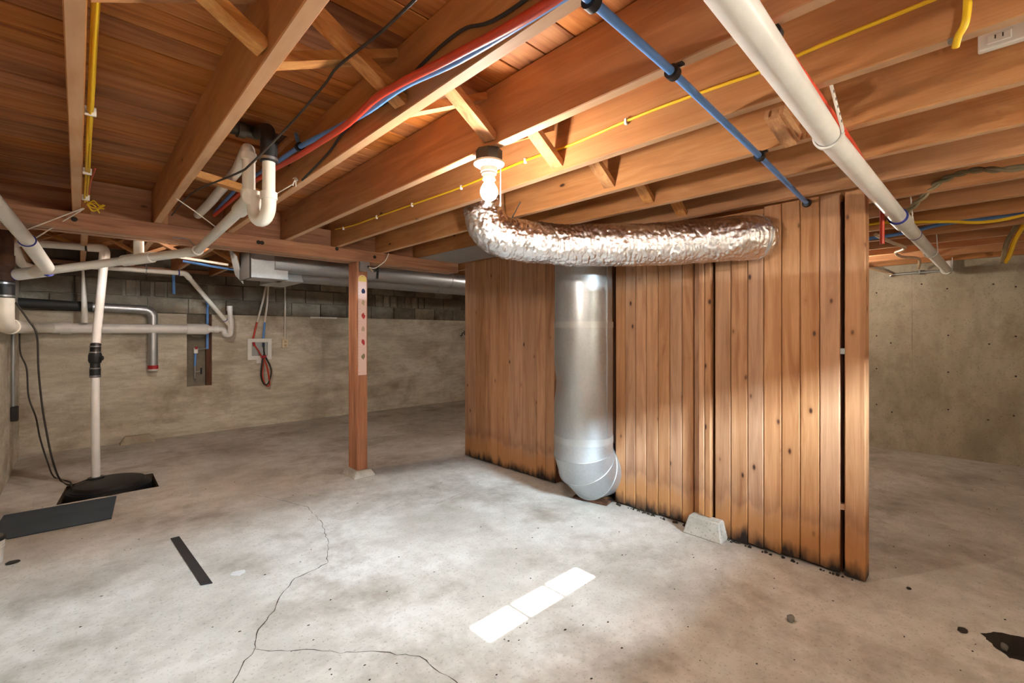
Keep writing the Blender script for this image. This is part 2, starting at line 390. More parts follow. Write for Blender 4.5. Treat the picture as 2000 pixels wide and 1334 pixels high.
for ri, (z0, z1) in enumerate(rows):
    x = XL + (0.0 if ri % 2 else -0.2)
    while x < XR:
        a, b = max(x + .005, XL), min(x + .415, XR); hollow = ri == 1 and (0.2 < (a + b) / 2 < 1.0 or 3.5 < (a + b) / 2 < 4.8)
        if b - a > .03:
            if hollow:                              # blocks whose face shells are gone: webs with dark cells between
                for k in range(3):
                    s = (b - a) / 3; obj('block', B((a + k * s + .02, YB + .012 + rnd.uniform(0, .008), z0), (a + (k + 1) * s - .02, YB + .1, z1), .006), 'block', wall_back)
            else: obj('block', B((a, YB + .012 + rnd.uniform(-.004, .008), z0), (b, YB + .1, z1), .004), 'block', wall_back)
        x += .42
obj('sill_plate', B((XL, YB - .01, ZJ + .02), (XR, YB + .1, ZJ + .06)), 'beam', wall_back)
wall_left = struct(obj('wall_left', B((XL - .2, YF - .5, 0), (XL, YB + .2, ZS + .06)), 'plaster'), 'beige plastered wall along the left side')
wall_right = struct(obj('wall_right', B((XR, YF - .5, 0), (XR + .2, YB + .2, ZS + .06)), 'poured'), 'board-marked poured concrete wall on the right')
obj('seam', B((XR - .004, *[onX(1780, 700, XR).y - .006], 0), (XR + .01, onX(1780, 700, XR).y + .006, 2.05)), 'poured', wall_right)
for u, v in ((1712, 572), (1712, 656), (1712, 720), (1712, 790), (1740, 670), (1850, 564), (1852, 655), (1852, 727), (1852, 800), (1932, 672), (1984, 560), (1984, 657), (1984, 735), (1980, 812), (1800, 555), (1940, 555), (1742, 805), (1930, 820)):
    p = onX(u, v, XR); obj('tie_hole', lathe([(.009, -.001), (.008, .001), (.004, .0015)], (XR, p.y, p.z), 8, (-1, 0, 0)), 'crack', wall_right)
# front wall, behind the camera, with the basement window whose sun patch lies on the floor
WZ0, WZ1, WT = 1.63, 1.98, 0.50
WINS = [(1.235, 2.02)]
bm = bmesh.new()
box(bm, (XL - .2, YF - WT, 0), (XR + .2, YF, WZ0)); box(bm, (XL - .2, YF - WT, WZ1), (XR + .2, YF, ZS + .06))
ed = [XL - .2] + [x for p in WINS for x in p] + [XR + .2]
for k in range(0, len(ed), 2): box(bm, (ed[k], YF - WT, WZ0), (ed[k + 1], YF, WZ1))
wall_front = struct(obj('wall_front', bm, 'plaster'), 'plastered wall behind the viewer with a small window')
yw = YF - WT + .04
for k, (x0, x1) in enumerate(WINS):
    win = struct(obj('window_%d' % (k + 1), quadframe((x0, WZ0, x1, WZ1), (x0 + .02, WZ0 + .02, x1 - .02, WZ1 - .02), yw - .02, yw + .02), 'white'), 'three-pane basement window in the front wall')
    m1, m2 = x0 + (x1 - x0) * .331, x0 + (x1 - x0) * .646
    for xm in (m1, m2): obj('mullion', B((xm - .011, yw - .012, WZ0 + .02), (xm + .011, yw + .012, WZ1 - .02)), 'white', win)
    for a, b in ((x0 + .02, m1 - .008), (m1 + .008, m2 - .008), (m2 + .008, x1 - .02)): obj('pane', B((a, yw - .002, WZ0 + .02), (b, yw + .002, WZ1 - .02)), 'glass', win)
    portal((x0 + x1) / 2, (WZ0 + WZ1) / 2, x1 - x0, WZ1 - WZ0, YF - WT + .01)

struct(obj('ground_outside', B((XL - 6, YF - WT - 9, 1.52), (XR + 6, YF - WT - .01, 1.62)), 'poured'), 'pale paved ground outside the basement window')

struct(obj('wall_sky_block', B((XL - 7, -6.4, 1.70), (XR + 7, -6.0, 3.25)), 'poured'), 'added unseen wall outside blocking low sky from the window')  # added out of view to keep low sky light off the back wall
# ceiling: subfloor planks across the joists
ceiling = struct(obj('ceiling', B((XL - .2, YF - .5, ZS + .022), (XR + .2, YB + .2, ZS + .06)), 'plank'), 'underside of the wooden subfloor seen between the joists')
JX = [-0.43, -0.005, 0.395, 0.825, 1.23, 1.645, 2.07, 2.48, 2.90, 3.32, 3.76, 4.25, 4.72, 5.18, 5.60, 6.08, 6.55]
y = YF; rnd = random.Random(11); PW = 0.136
y = 0.96 - PW * 18
while y < YB:
    brk = rnd.choice(JX[3:13]); 
    for a, b in ((XL, brk), (brk, XR)):
        y1 = min(y + PW - .0045, YB); dz = rnd.uniform(0, .003)
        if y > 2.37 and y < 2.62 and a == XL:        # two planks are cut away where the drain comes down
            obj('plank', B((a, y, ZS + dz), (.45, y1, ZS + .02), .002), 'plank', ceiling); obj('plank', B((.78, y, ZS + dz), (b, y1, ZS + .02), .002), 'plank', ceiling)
        elif y + .01 < YB and y >= YF - .01: obj('plank', B((a + .001, y, ZS + dz), (b - .001, y1, ZS + .02), .002), 'plank', ceiling)
    y += PW
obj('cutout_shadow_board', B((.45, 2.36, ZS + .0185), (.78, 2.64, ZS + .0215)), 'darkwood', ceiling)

# ------------------------------------------------------------------ beam, post
BY0, BY1, BZ0, BX1 = 3.92, 4.13, 1.955, 2.955
beam = thing('support_beam', (1.2, 4.02, BZ0), 'long reddish wooden beam carrying the joist ends, resting on the post', 'beam')
bm = bmesh.new()
for k in range(3):
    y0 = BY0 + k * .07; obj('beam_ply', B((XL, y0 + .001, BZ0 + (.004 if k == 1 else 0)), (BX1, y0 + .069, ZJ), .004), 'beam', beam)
bm.free()
for k in range(len(JX) - 1):
    if JX[k + 1] < 2.95: obj('blocking', B((JX[k] + .022, BY0 + .1, ZJ), (JX[k + 1] - .022, BY0 + .14, ZS - .001 if k in (1, 2, 3) else ZJ + .16), .003), 'beam', beam)
for u, v in ((145, 428), (505, 473), (512, 474), (658, 486), (732, 502)):
    p = onY(u, v, BY0); obj('bolt_hole', lathe([(.016, -.001), (.014, .002), (.004, .003)], (p.x, BY0, p.z), 10, (0, -1, 0)), 'dirt', beam)
PX0, PX1, PY0, PY1 = 1.823, 1.924, 3.93, 4.11
post = thing('support_post', (1.87, 4.02, 0.06), 'reddish square wooden post under the beam, on a concrete footing', 'post')
obj('shaft', B((PX0, PY0, .06), (PX1, PY1, BZ0), .005), 'postw', post)
def wedge(x0, x1, y0, y1, z0, z1, ins):
    bm = bmesh.new(); lo = [bm.verts.new(p) for p in ((x0, y0, z0), (x1, y0, z0), (x1, y1, z0), (x0, y1, z0))]
    hi = [bm.verts.new(p) for p in ((x0 + ins, y0 + ins, z1), (x1 - ins, y0 + ins, z1), (x1 - ins, y1 - ins, z1), (x0 + ins, y1 - ins, z1))]
    bm.faces.new(lo); bm.faces.new(hi)
    for k in range(4): bm.faces.new((lo[k], lo[(k + 1) % 4], hi[(k + 1) % 4], hi[k]))
    bmesh.ops.bevel(bm, geom=bm.edges[:], offset=.006, segments=1, affect='EDGES'); return bm
tag(obj('footing_block', wedge(1.775, 1.985, 3.88, 4.16, 0, .062, .035), 'footing'), 'pale concrete footing block under the square wooden post', 'footing')

# ------------------------------------------------------------------ joists
def joist_label(k):
    d = {1: 'wooden floor joist with a bundle of yellow cables running along its side',
         2: 'wooden floor joist just left of the white plastic drain trap',
         3: 'wooden floor joist with red and blue tubing along its left side',
         4: 'wooden floor joist carrying the lit bulb on its underside',
         5: 'wooden floor joist with one stapled yellow cable along its face',
         6: 'wooden floor joist with the plug strip and the black blue-tube clip',
         7: 'wooden floor joist with a large oval knot, above the foil duct',
         8: 'wooden floor joist directly above the front of the panelled partition'}
    return d.get(k, 'wooden floor joist %s from the left wall, %s' % (ORD[k], 'against that wall' if k == 0 else 'running behind the panelled partition' if k < 16 else 'beside the concrete wall on the right'))
for k, x in enumerate(JX):
    y1 = 4.06 if x < 2.95 else YB
    bm = bmesh.new(); n = 14
    box(bm, (x - .021, YF, ZJ), (x + .021, y1, ZS), .003)
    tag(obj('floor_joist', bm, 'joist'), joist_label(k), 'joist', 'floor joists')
    if x < 2.95:
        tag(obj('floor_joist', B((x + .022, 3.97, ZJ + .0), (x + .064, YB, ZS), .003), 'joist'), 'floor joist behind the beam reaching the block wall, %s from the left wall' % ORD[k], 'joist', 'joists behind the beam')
def brace(a, b, w, h, label, group='cross braces between the joists', up=(0, 1, 0), name='cross_brace'):
    return tag(obj(name, bar(bmesh.new(), a, b, w, h, up), 'brace'), label, 'brace', group)
BAY = ['by the left wall', 'two bays left of the red tubing joist', 'over the red and blue tubing', 'beside the lit bulb, left of its joist',
       'just right of the lit bulb', 'between the yellow-cable joist and the plug-strip joist', 'above the foil duct bend', 'above the middle of the foil duct']
for k in range(1, 8):
    x0, x1 = JX[k] + .022, JX[k + 1] - .022
    if k != 5 and k != 6 or True:
        brace((x0, 1.345, 2.275), (x1, 1.385, 2.09), .028, .062, 'cross brace falling to the right, ' + BAY[k])
        brace((x0, 1.42, 2.09), (x1, 1.44, 2.275), .028, .062, 'cross brace rising to the right, ' + BAY[k])
for k in range(0, 7):
    x0, x1 = JX[k] + .066, JX[k + 1] + .02
    brace((x0, 5.7, 2.28), (x1, 5.7, 2.08), .03, .06, 'dim cross brace falling right behind the beam, %s bay from the left wall' % ORD[k], 'cross braces behind the beam')
    brace((x0, 5.78, 2.08), (x1, 5.78, 2.28), .03, .06, 'dim cross brace rising right behind the beam, %s bay from the left wall' % ORD[k], 'cross braces behind the beam')
tag(obj('wood_block', bar(bmesh.new(), (.418, 2.74, 2.10), (.802, 2.86, 2.09), .05, .036), 'brace'), 'short wooden cross piece behind the white trap pipes', 'wood piece')
# moulding offcut nailed between two joists near the white pipe
a, b = onX(1512, 222, 1.88), onX(1546, 276, 2.035)
bm = bar(bmesh.new(), a, b, .038, .05, (0, 0, 1)); bar(bm, a + V(0, .026, .008), b + V(0, .026, .008), .016, .034, (0, 0, 1)); bar(bm, a + V(0, -.026, .006), b + V(0, -.026, .006), .014, .04, (0, 0, 1))
tag(obj('moulding_offcut', bm, 'brace'), 'short grooved wooden moulding offcut nailed under the joists near the white pipe', 'wood piece')

# ------------------------------------------------------------------ panelled partition
XP = 2.98
part = struct(empty('wall_partition', (XP + .05, 2.1, 0)), 'partition wall of vertical knotty wooden boards')
def board(y0, y1, x=XP, z0=0.004, z1=2.05, th=.02, mat='board', name='board', groove=False, jag=.012):
    """one vertical board with chamfered front edges and a ragged foot; front face towards -X"""
    if y0 > y1: y0, y1 = y1, y0
    c = .004; g = .0015; y0 += g; y1 -= g; prof = [(x + th, y0), (x + c, y0), (x, y0 + c)]
    ym = (y0 + y1) / 2
    if groove: prof += [(x, ym - .004), (x + .005, ym), (x, ym + .004)]
    prof += [(x, y1 - c), (x + c, y1), (x + th, y1)]
    bm = prism(prof, z0, z1); r = random.Random(int(y0 * 1000))
    for v in bm.verts:
        if v.co.z < z0 + .001: v.co.z += r.uniform(0, jag)
    return obj(name, bm, mat, part)
def seams(us): return [onX(u, 700, XP).y for u in us]
s = seams([908, 928, 950, 972, 993, 1020, 1048, 1065, 1083])
for k in range(len(s) - 1): board(s[k], s[k + 1], z1=2.05)
s = seams([1202, 1221, 1241, 1262, 1285, 1308, 1332, 1354])
for k in range(len(s) - 1): board(s[k], s[k + 1], z1=2.02, jag=.03)
s2 = seams([1354, 1369]); board(s2[0], s2[1], x=XP + .012, z1=2.02, jag=.02)
s = seams([1398, 1429, 1462, 1493, 1528, 1564, 1602, 1642])
for k in range(len(s) - 1): board(s[k], s[k + 1], x=XP - .016, z1=2.02 if k < 3 else 2.06, jag=.03)
s = seams([1369, 1381, 1393]); board(s[0], s[1], x=XP - .04, th=.06, z0=.11, z1=2.02, name='stud'); board(s[1], s[2], x=XP - .04, th=.06, z0=.11, z1=2.02, name='stud')
ye0, ye1 = onX(1692, 700, XP).y, onX(1650, 700, XP).y
board(ye0, ye1, x=XP - .012, th=.10, z1=2.06, name='end_post', jag=.004)
for v in (686, 990): p = onX(1646, v, XP); obj('cleat', B((XP - .006, ye1 - .01, p.z - .016), (XP + .03, ye1 + .035, p.z + .016), .002), 'galv_dull' if v == 686 else 'board', part)
# dark backing, studs and plates behind the boards (seen through the gaps and around the duct)
obj('backing', B((XP + .035, .54, .0), (XP + .05, 1.955, 2.05)), 'darkwood', part)
obj('backing', B((XP + .035, 2.62, .0), (XP + .05, 3.83, 2.05)), 'darkwood', part)
obj('duct_recess', B((XP + .30, 1.9, 0), (XP + .315, 2.68, 2.05)), 'darkwood', part)
obj('stud', B((XP + .021, 1.945, 0), (XP + .09, 1.985, 2.05)), 'darkwood', part); obj('stud', B((XP + .021, 2.585, 0), (XP + .09, 2.625, 2.05)), 'darkwood', part)
obj('top_plate', B((XP + .021, .54, 2.02), (XP + .09, 3.83, 2.058)), 'joist', part)
obj('back_face', B((XP + .09, .44, 0), (XP + .105, 3.84, 2.06)), 'board', part)
tag(obj('footing_block', wedge(2.86, 3.0, 1.125, 1.375, 0, .115, .028), 'footing'), 'pale concrete footing block at the foot of the panelled partition', 'footing')
# panned joist bay: sheet metal under the joists by the end of the beam
tag(obj('sheet_metal_pan', B((2.46, 3.02, ZJ - .006), (2.96, 3.915, ZJ - .002)), 'galv_dull'), 'flat grey sheet metal closing the joist bay beside the partition top', 'sheet metal')
p = onX(905, 650, XP)
hk = thing('crank_hook', (XP - .02, 3.86, 1.28), 'small dark crank-shaped hook on the far edge of the partition', 'hook')
obj('plate', B((XP - .001, 3.842, 1.285), (XP + .02, 3.862, 1.335), .002), 'brassy', hk)
obj('arm', T(fillet([(XP + .01, 3.86, 1.31), (XP + .01, 3.90, 1.31), (XP + .01, 3.90, 1.28), (XP + .01, 3.925, 1.28)], .01), .006, 8), 'black', hk, 40)

# ------------------------------------------------------------------ ducts by the partition
DC = V(2.80, 2.135, 0); DR = 0.222
duct = thing('round_duct', (DC.x, DC.y, .1), 'wide galvanised vertical round duct elbowing into the panelled wall near the floor', 'duct')
def dent(k, j, p):
    d = (p - V(DC.x - DR * .80, DC.y + DR * .55, .93)).length
    return -.035 * math.exp(-(d / .09) ** 2)
obj('pipe', T([V(DC.x, DC.y, z) for z in [1.36 - .86 * i / 40 for i in range(41)]], DR, 64, cap=False, disp=dent), 'galv', duct, 40)
obj('pipe', T([V(DC.x, DC.y, 1.36), V(DC.x, DC.y, 2.0)], DR - .004, 64, cap=False), 'galv', duct, 40)
obj('tape_band', T([V(DC.x, DC.y, 1.345), V(DC.x, DC.y, 1.39)], DR + .003, 64), 'tapegrey', duct, 40)
obj('tape_band', T([V(DC.x, DC.y, .485), V(DC.x, DC.y, .535)], DR + .003, 64), 'tapegrey', duct, 40)
# the elbow of mitred gores, turning towards +X
R0 = .24
cen = V(DC.x + R0, DC.y, .42)
def el(a): return cen + V(-math.cos(a) * R0, 0, -math.sin(a) * R0)
gore = [V(DC.x, DC.y, .49), V(DC.x, DC.y, .40), V(DC.x + .035, DC.y, .31), V(DC.x + .11, DC.y, .245), V(DC.x + .36, DC.y, .225)]
def mitre(pts, r, seg=64):
    """gores of an adjustable elbow: rings lie in the mitre planes, each gore a mesh of its own"""
    rings = []
    for k, p in enumerate(pts):
        d0 = (pts[k] - pts[k - 1]).normalized() if k else (pts[1] - pts[0]).normalized(); d1 = (pts[k + 1] - pts[k]).normalized() if k < len(pts) - 1 else d0
        nrm = (d0 + d1).normalized(); y = V(0, 1, 0); x = y.cross(nrm).normalized(); c = max(.5, d0.dot(nrm))
        rings.append([p + y * r * math.cos(2 * PI * j / seg) + x * (r / c) * math.sin(2 * PI * j / seg) for j in range(seg)])
    return rings
rg = mitre(gore, DR)
for k in range(len(rg) - 1):
    bm = bmesh.new(); A = [bm.verts.new(p) for p in rg[k]]; Bq = [bm.verts.new(p) for p in rg[k + 1]]
    for j in range(64): bm.faces.new((A[j], A[(j + 1) % 64], Bq[(j + 1) % 64], Bq[j]))
    obj('gore', bm, 'galv', duct, 40)
    if k < len(rg) - 2: obj('seam_bead', T(rg[k + 1] + [rg[k + 1][0]], .005, 8), 'galv', duct, 60)
obj('lock_seam', B((DC.x - .013, DC.y - DR - .006, .54), (DC.x + .0, DC.y - DR + .004, 1.99)), 'galv', duct)
# foil flexible duct
fp = smooth_path(fillet([(1.86, 2.2, 2.285), (1.86, 2.2, 1.93), (2.2, 1.92, 1.865), (2.62, 1.36, 1.85), (2.83, 1.0, 1.868), (2.99, .90, 1.868)], .26, 8), 2)
L = [0]
for k in range(1, len(fp)): L.append(L[-1] + (fp[k] - fp[k - 1]).length)
NR = 620; rp = []
for i in range(NR):
    s = L[-1] * i / (NR - 1); k = max(j for j in range(len(L)) if L[j] <= s + 1e-9); k = min(k, len(fp) - 2)
    rp.append(fp[k].lerp(fp[k + 1], (s - L[k]) / max(1e-6, L[k + 1] - L[k])))
def crumple(i, j, p):
    s = L[-1] * i / (NR - 1)
    q = V(p.x * 44, p.y * 44, p.z * 12)
    a = noise.noise(p * 8) * .008 + abs(noise.noise(p * 21)) * .007 + abs(noise.noise(q)) * .008 - abs(noise.noise(p * 55 + V(3, 1, 7))) * .005
    return a
rad = []
for i in range(NR):
    s = i / (NR - 1); r = .128
    if s > .93: r *= math.sqrt(max(.02, 1 - ((s - .93) / .074) ** 2)) * .5 + .5
    rad.append(r)
flex = thing('foil_flex_duct', (2.3, 1.7, 1.73), 'crumpled silver foil flexible duct bending from the ceiling into the partition', 'duct')
obj('foil_sleeve', tube(bmesh.new(), rp, .128, 110, True, rad, crumple), 'foil', flex, 45)
i = int(NR * .955); obj('tape_collar', T(rp[i:i + 4], rad[i] + .006, 40), 'tapegrey', flex, 40)
hook = thing('duct_hanger', (2.045, 2.08, 2.0), 'thin metal strap hanger holding the foil duct from the joist', 'hanger')
bm = bmesh.new(); bar(bm, (2.046, 2.057, 2.142), (2.046, 2.057, 2.0), .006, .004); obj('strap', bm, 'steel', hook)
bm = bmesh.new(); bar(bm, (2.046, 2.057, 2.142), (2.046, 2.16, 2.03), .004, .014, (1, 0, 0)); obj('strap', bm, 'steel', hook)

# ------------------------------------------------------------------ lamps
def lamp(x, y, label, chain=True, glow='bulb', ZJ=ZJ):
    t = thing('ceiling_bulb', (x, y, ZJ - .2), label, 'lamp', 'bare bulbs on the joists')
    obj('junction_box', lathe([(.055, 0), (.055, -.045), (.05, -.047)], (x, y, ZJ - .001), 8), 'boxblack', t)
    base = obj('lamp_holder', lathe([(.056, -.046), (.064, -.05), (.064, -.058), (.048, -.068), (.036, -.072), (.034, -.09), (.031, -.092), (.031, -.10), (.027, -.102), (.027, -.122), (.02, -.124)], (x, y, ZJ), 20), 'porcelain', t, 25)
    b = lathe([(.013, -.112), (.015, -.125), (.024, -.14), (.0335, -.158), (.036, -.17), (.034, -.184), (.027, -.197), (.016, -.205), (.004, -.208)], (x, y, ZJ), 24)
    obj('bulb', b, glow, t, 60)
    if chain:
        obj('pull_chain', T([(x + .038, y - .03, ZJ - .075), (x + .038, y - .03, ZJ - .215)], .0015, 6), 'wire', t); obj('chain_bob', lathe([(.001, .012), (.003, .004), (.004, -.006), (.002, -.01)], (x + .038, y - .03, ZJ - .22), 8), 'wire', t, 40)
    return t
lamp(1.232, 1.425, 'lit bare bulb in a white porcelain pull-chain holder under a joist')
lamp(5.60, 1.0, 'lit bare bulb hidden behind the near end of the panelled partition', False, 'bulb_far')
lamp(4.72, 3.24, 'lit bare bulb hidden behind the far part of the panelled partition', False)
lamp(.65, 4.42, 'added fill bulb up in a joist bay hidden behind the beam', False, 'fill_bulb_bay', ZS)  # added fill light for the back wall and pipes, out of view
lamp(0.395, -0.75, 'added fill bulb on a joist behind the viewer, over the left window side', False, 'fill_bulb_rear')  # extra lamp put behind the camera to brighten the left and back
lamp(2.48, -0.95, 'added fill bulb on a joist behind the viewer, over the right window side', False, 'bulb_far')  # unseen fill, added for the partition and the right-hand ceiling

# ------------------------------------------------------------------ big white drain pipe under the joists on the right
dp = thing('drain_pipe', (2.4, .37, 1.93), 'thick white plastic drain pipe crossing under the joists towards the right wall', 'pipe')
a0, a1, a2, a3 = V(.45, .36, 2.004), V(1.9, .378, 1.985), V(3.42, .338, 1.955), V(6.45, .272, 1.945)
obj('pipe', T([a0, a1, a2], .0375, 24), 'pvcb', dp, 40)
obj('pipe', T([a2, along(a2, a3, .18)], .0375, 24), 'pvcb', dp, 40); obj('pipe', T([along(a2, a3, .18), a3], .036, 24), 'pvcb', dp, 40)
obj('coupling', sleeve(along(a2, a3, -.035), along(a2, a3, .04), .046), 'pvcb', dp, 40)
obj('primer_ring', sleeve(along(a2, a3, -.038), along(a2, a3, -.035), .0465), 'navy', dp); obj('primer_ring', sleeve(along(a2, a3, .178), along(a2, a3, .183), .039), 'navy', dp)
def jhook(x, y, z, top, label):
    """strap hanger: a cradle under the pipe and a slotted strap on its right side up to the joist"""
    t = thing('pipe_hanger', (x, y, z - .05), label, 'hanger', 'white strap hangers on the drain pipe'); R_ = .0425
    ring = [V(x, y + R_ * math.cos(math.radians(d)), z + R_ * math.sin(math.radians(d))) for d in range(20, -181, -10)]
    bm = bmesh.new()
    for k in range(len(ring) - 1):
        m = (ring[k] + ring[k + 1]) / 2 - V(x, y, z); bar(bm, ring[k] - (ring[k + 1] - ring[k]) * .06, ring[k + 1] + (ring[k + 1] - ring[k]) * .06, .022, .006, tuple(m))
    obj('strap_ring', bm, 'white', t)
    a = ring[-1]; bm = bmesh.new(); bar(bm, a, top, .022, .005, (0, 1, 0)); st = obj('perforated_strap', bm, 'white', t)
    for i in range(6):
        q = along(a, top, .2 + .13 * i); obj('slot', B((q.x - .004, q.y - .0035, q.z - .004), (q.x + .004, q.y + .0035, q.z + .004)), 'cord', st)
jhook(1.875, .377, 1.984, (1.672, .336, 2.10), 'white perforated strap hanger on the drain pipe, nearest the viewer')
jhook(3.52, .336, 1.953, (3.345, .292, 2.11), 'white perforated strap hanger at the coupling beside the partition end post')
jhook(4.9, .305, 1.95, (4.745, .262, 2.08), 'white strap hanger on the far stretch of drain pipe')
jhook(6.30, .275, 1.945, (6.30, .232, 2.06), 'white strap hanger at the concrete wall end of the drain pipe')

# ------------------------------------------------------------------ blue and red tubing under the joists
bt = thing('blue_water_tube', (2.0, .65, 2.03), 'blue water tube running across the joist bottoms into the partition', 'pipe')
bp = [(.30, .60, 2.044), (.818, .609, 2.044), (1.2, .615, 2.043), (2.05, .654, 2.043), (2.965, .697, 2.035)]
obj('tube', T(bp, .0115, 14), 'blue', bt, 40)
for x, y in ((.83, .61), (1.222, .616), (2.06, .655)):
    c = obj('clip', lathe([(.0145, -.012), (.0205, -.012), (.0205, .012), (.0145, .012)], (x, y, 2.043), 16, (1, .03, 0)), 'black', bt, 40); obj('clip_foot', B((x - .008, y - .032, 2.054), (x + .008, y - .012, 2.0595)), 'black', c)
obj('wall_grommet', lathe([(.0125, 0), (.024, 0), (.02, .012), (.0125, .014)], (2.962, .697, 2.035), 16, (-1, 0, 0)), 'black', bt, 40)
rt = thing('red_water_tube', (2.0, .32, 2.03), 'red water tube half hidden behind the thick white drain pipe', 'pipe')
obj('tube', T(smooth_path([(.5, .366, 2.047), (1.3, .366, 2.047), (2.3, .366, 2.045), (2.6, .38, 2.02), (2.9, .40, 2.015), (3.1, .405, 2.035), (3.22, .40, 2.0), (3.24, .40, 1.80)], 6), .0115, 14), 'red', rt, 40)
for x in (1.25, 3.1): obj('clip', lathe([(.0145, -.012), (.0205, -.012), (.0205, .012), (.0145, .012)], (x, .366 if x < 2 else .405, 2.045 if x < 2 else 2.035), 16, (1, 0, 0)), 'black', rt, 40)
# pair in the bay left of the bulb
bt2 = thing('blue_water_tube', (.74, 2.0, 2.05), 'blue water tube with dark print running along a joist beside the red tube', 'pipe')
bl = [V(.745, .2, 1.998)] + [onX(u, v, .745) for u, v in [(1090, 0), (900, 115), (789, 168), (717, 218), (664, 247), (585, 287), (535, 321), (466, 366)]] + [V(.74, 3.9, 2.21), V(.76, 4.3, 2.2)]
obj('tube', T(smooth_path(bl, 6), .011, 12), 'blue', bt2, 40)
obj('clip', lathe([(.013, -.01), (.02, -.01), (.02, .01), (.013, .01)], onX(585, 287, .745), 12, (0, 1, 0)), 'black', bt2, 40)
obj('branch_tube', T([onX(585, 287, .745), onX(578, 262, .745)], .009, 10), 'blue', bt2, 40)
def letters(txt, size, loc, xdir, ydir, mat, parent, name='lettering'):
    cu = bpy.data.curves.new('txt', 'FONT'); cu.body = txt; cu.size = size; cu.align_x = 'CENTER'; cu.align_y = 'CENTER'; cu.extrude = .0002
    to = bpy.data.objects.new('txt', cu); C.objects.link(to); dg = bpy.context.evaluated_depsgraph_get(); me = bpy.data.meshes.new_from_object(to.evaluated_get(dg))
    bpy.data.objects.remove(to); xd = Vector(xdir).normalized(); zd = xd.cross(Vector(ydir)).normalized(); yd = zd.cross(xd)
    R = Matrix((xd, yd, zd)).transposed().to_4x4(); me.transform(Matrix.Translation(loc) @ R)
    bm = bmesh.new(); bm.from_mesh(me); bpy.data.meshes.remove(me); return obj(name, bm, mat, parent)
d = (bl[1] - bl[2]).normalized(); mid = onX(1052, 22, .733); 
letters('NIBCO', .013, bl[1].lerp(bl[2], .17) + V(-.0095, .0, -.0062), d, V(-.65, 0, .75), 'ink', bt2)
rt2 = thing('red_water_tube', (.74, 1.6, 2.05), 'red water tube running along a joist just above the blue tube', 'pipe')
rl = [V(.720, .2, 2.015)] + [onX(u, v, .719) for u, v in [(1080, 0), (900, 102), (783, 162), (730, 195), (680, 241), (631, 274), (578, 307)]] + [V(.72, 2.75, 2.155), V(.72, 3.4, 2.165), V(.72, 3.9, 2.165)]
obj('tube', T(smooth_path(rl, 6), .012, 12), 'red', rt2, 40)
def cable(pts, r, mat, label, cat='cable', name='cable', group=None, n=6, seg=8): return tag(obj(name, T(smooth_path(pts, n), r, seg), mat, None, 40), label, cat, group)
cable([V(.6, .5, 2.12)] + [onX(u, v, .6) for u, v in [(810, 0), (735, 70), (660, 130), (630, 170), (560, 250)]] + [onX(490, 320, .51), onX(460, 340, .50), V(.48, 3.2, 2.12), V(.47, 3.9, 2.12)], .0042, 'cord', 'black cable sagging diagonally through the bay left of the red tube', name='black_cable')
cable([V(.79, .4, 2.12)] + [onX(u, v, .795) for u, v in [(985, 28), (900, 60), (820, 130), (780, 185), (720, 220), (670, 260), (640, 300)]] + [onX(590, 352, .80)], .005, 'cord', 'dark cable behind the red tube ending in a white knot on the joist', name='dark_cable')
p = onX(582, 352, .80)
kn = bmesh.new()
for k in range(9):
    r = random.Random(k); q = p + V(r.uniform(-.02, .0), r.uniform(-.03, .03), r.uniform(-.03, .02)); tube(kn, [p, p.lerp(q, .5) + V(-.006, 0, .008), q], .0028, 6)
tag(obj('string_knot', kn, 'wire', None, 40), 'small knot of white string tied on a joist edge', 'string')

# ------------------------------------------------------------------ yellow cables
yc = thing('yellow_cable', (1.62, 1.9, 2.15), 'yellow electric cable stapled along the joist face right of the bulb', 'cable')
yp = [onX(u, v, 1.618) for u, v in [(655, 448), (690, 440), (735, 424), (804, 400), (900, 366), (1025, 314), (1110, 285), (1222, 237), (1300, 206), (1400, 170), (1500, 135), (1600, 90), (1820, 0)]] + [V(1.618, -.3, 2.19)]
obj('wire', tube(bmesh.new(), smooth_path(yp, 5), .0058, 8), 'yellow', yc, 40)
for u, v in ((670, 446), (735, 424), (804, 400), (900, 366), (1025, 314), (1222, 237), (1490, 137)):
    q = onX(u, v, 1.613); obj('staple', B((q.x - .004, q.y - .006, q.z - .0125), (1.6235, q.y + .006, q.z + .0125), .002), 'white', yc)
yb = thing('yellow_cable_bundle', (.025, 2.2, 2.1), 'bundle of yellow cables hanging along the side of the leftmost visible joist', 'cable')
def j1(u, v, dx=.022): return onX(u, v, dx)
Y1 = [(.028, .7, 2.13), (.028, 1.3, 2.125), (.028, 1.75, 2.13), (.028, 2.2, 2.12), (.028, 2.6, 2.105), (.03, 3.1, 2.095), (.028, 3.55, 2.085), (.03, 3.72, 2.08)]
for k, (dx, dz, ph) in enumerate(((0, 0, 0), (.010, .014, 1.7), (.005, -.014, 3.1))):
    pts = [V(x + dx, y, z + dz * (1 if y < 1.9 else .5) + .007 * math.sin(y * 7 + ph)) for x, y, z in Y1[:None if k < 2 else 5]]
    obj('wire', T(smooth_path(pts, 8), .0046, 8), 'yellow', yb, 40)
for y, z in ((2.28, 2.115), (3.06, 2.096), (3.6, 2.084)): obj('staple', B((.0165, y - .006, z - .012), (.05, y + .006, z + .02), .002), 'white', yb)
bm = bmesh.new()
for k in range(6):
    r = random.Random(k + 50); c = V(.04, 3.74, 2.08); tube(bm, smooth_path([c, c + V(.03, r.uniform(-.05, .05), r.uniform(-.03, .02)), c + V(.05 + r.uniform(0, .04), r.uniform(-.08, .06), r.uniform(-.05, .01))], 5), .0035, 6)
obj('cut_ends', bm, 'yellow', yb, 40)
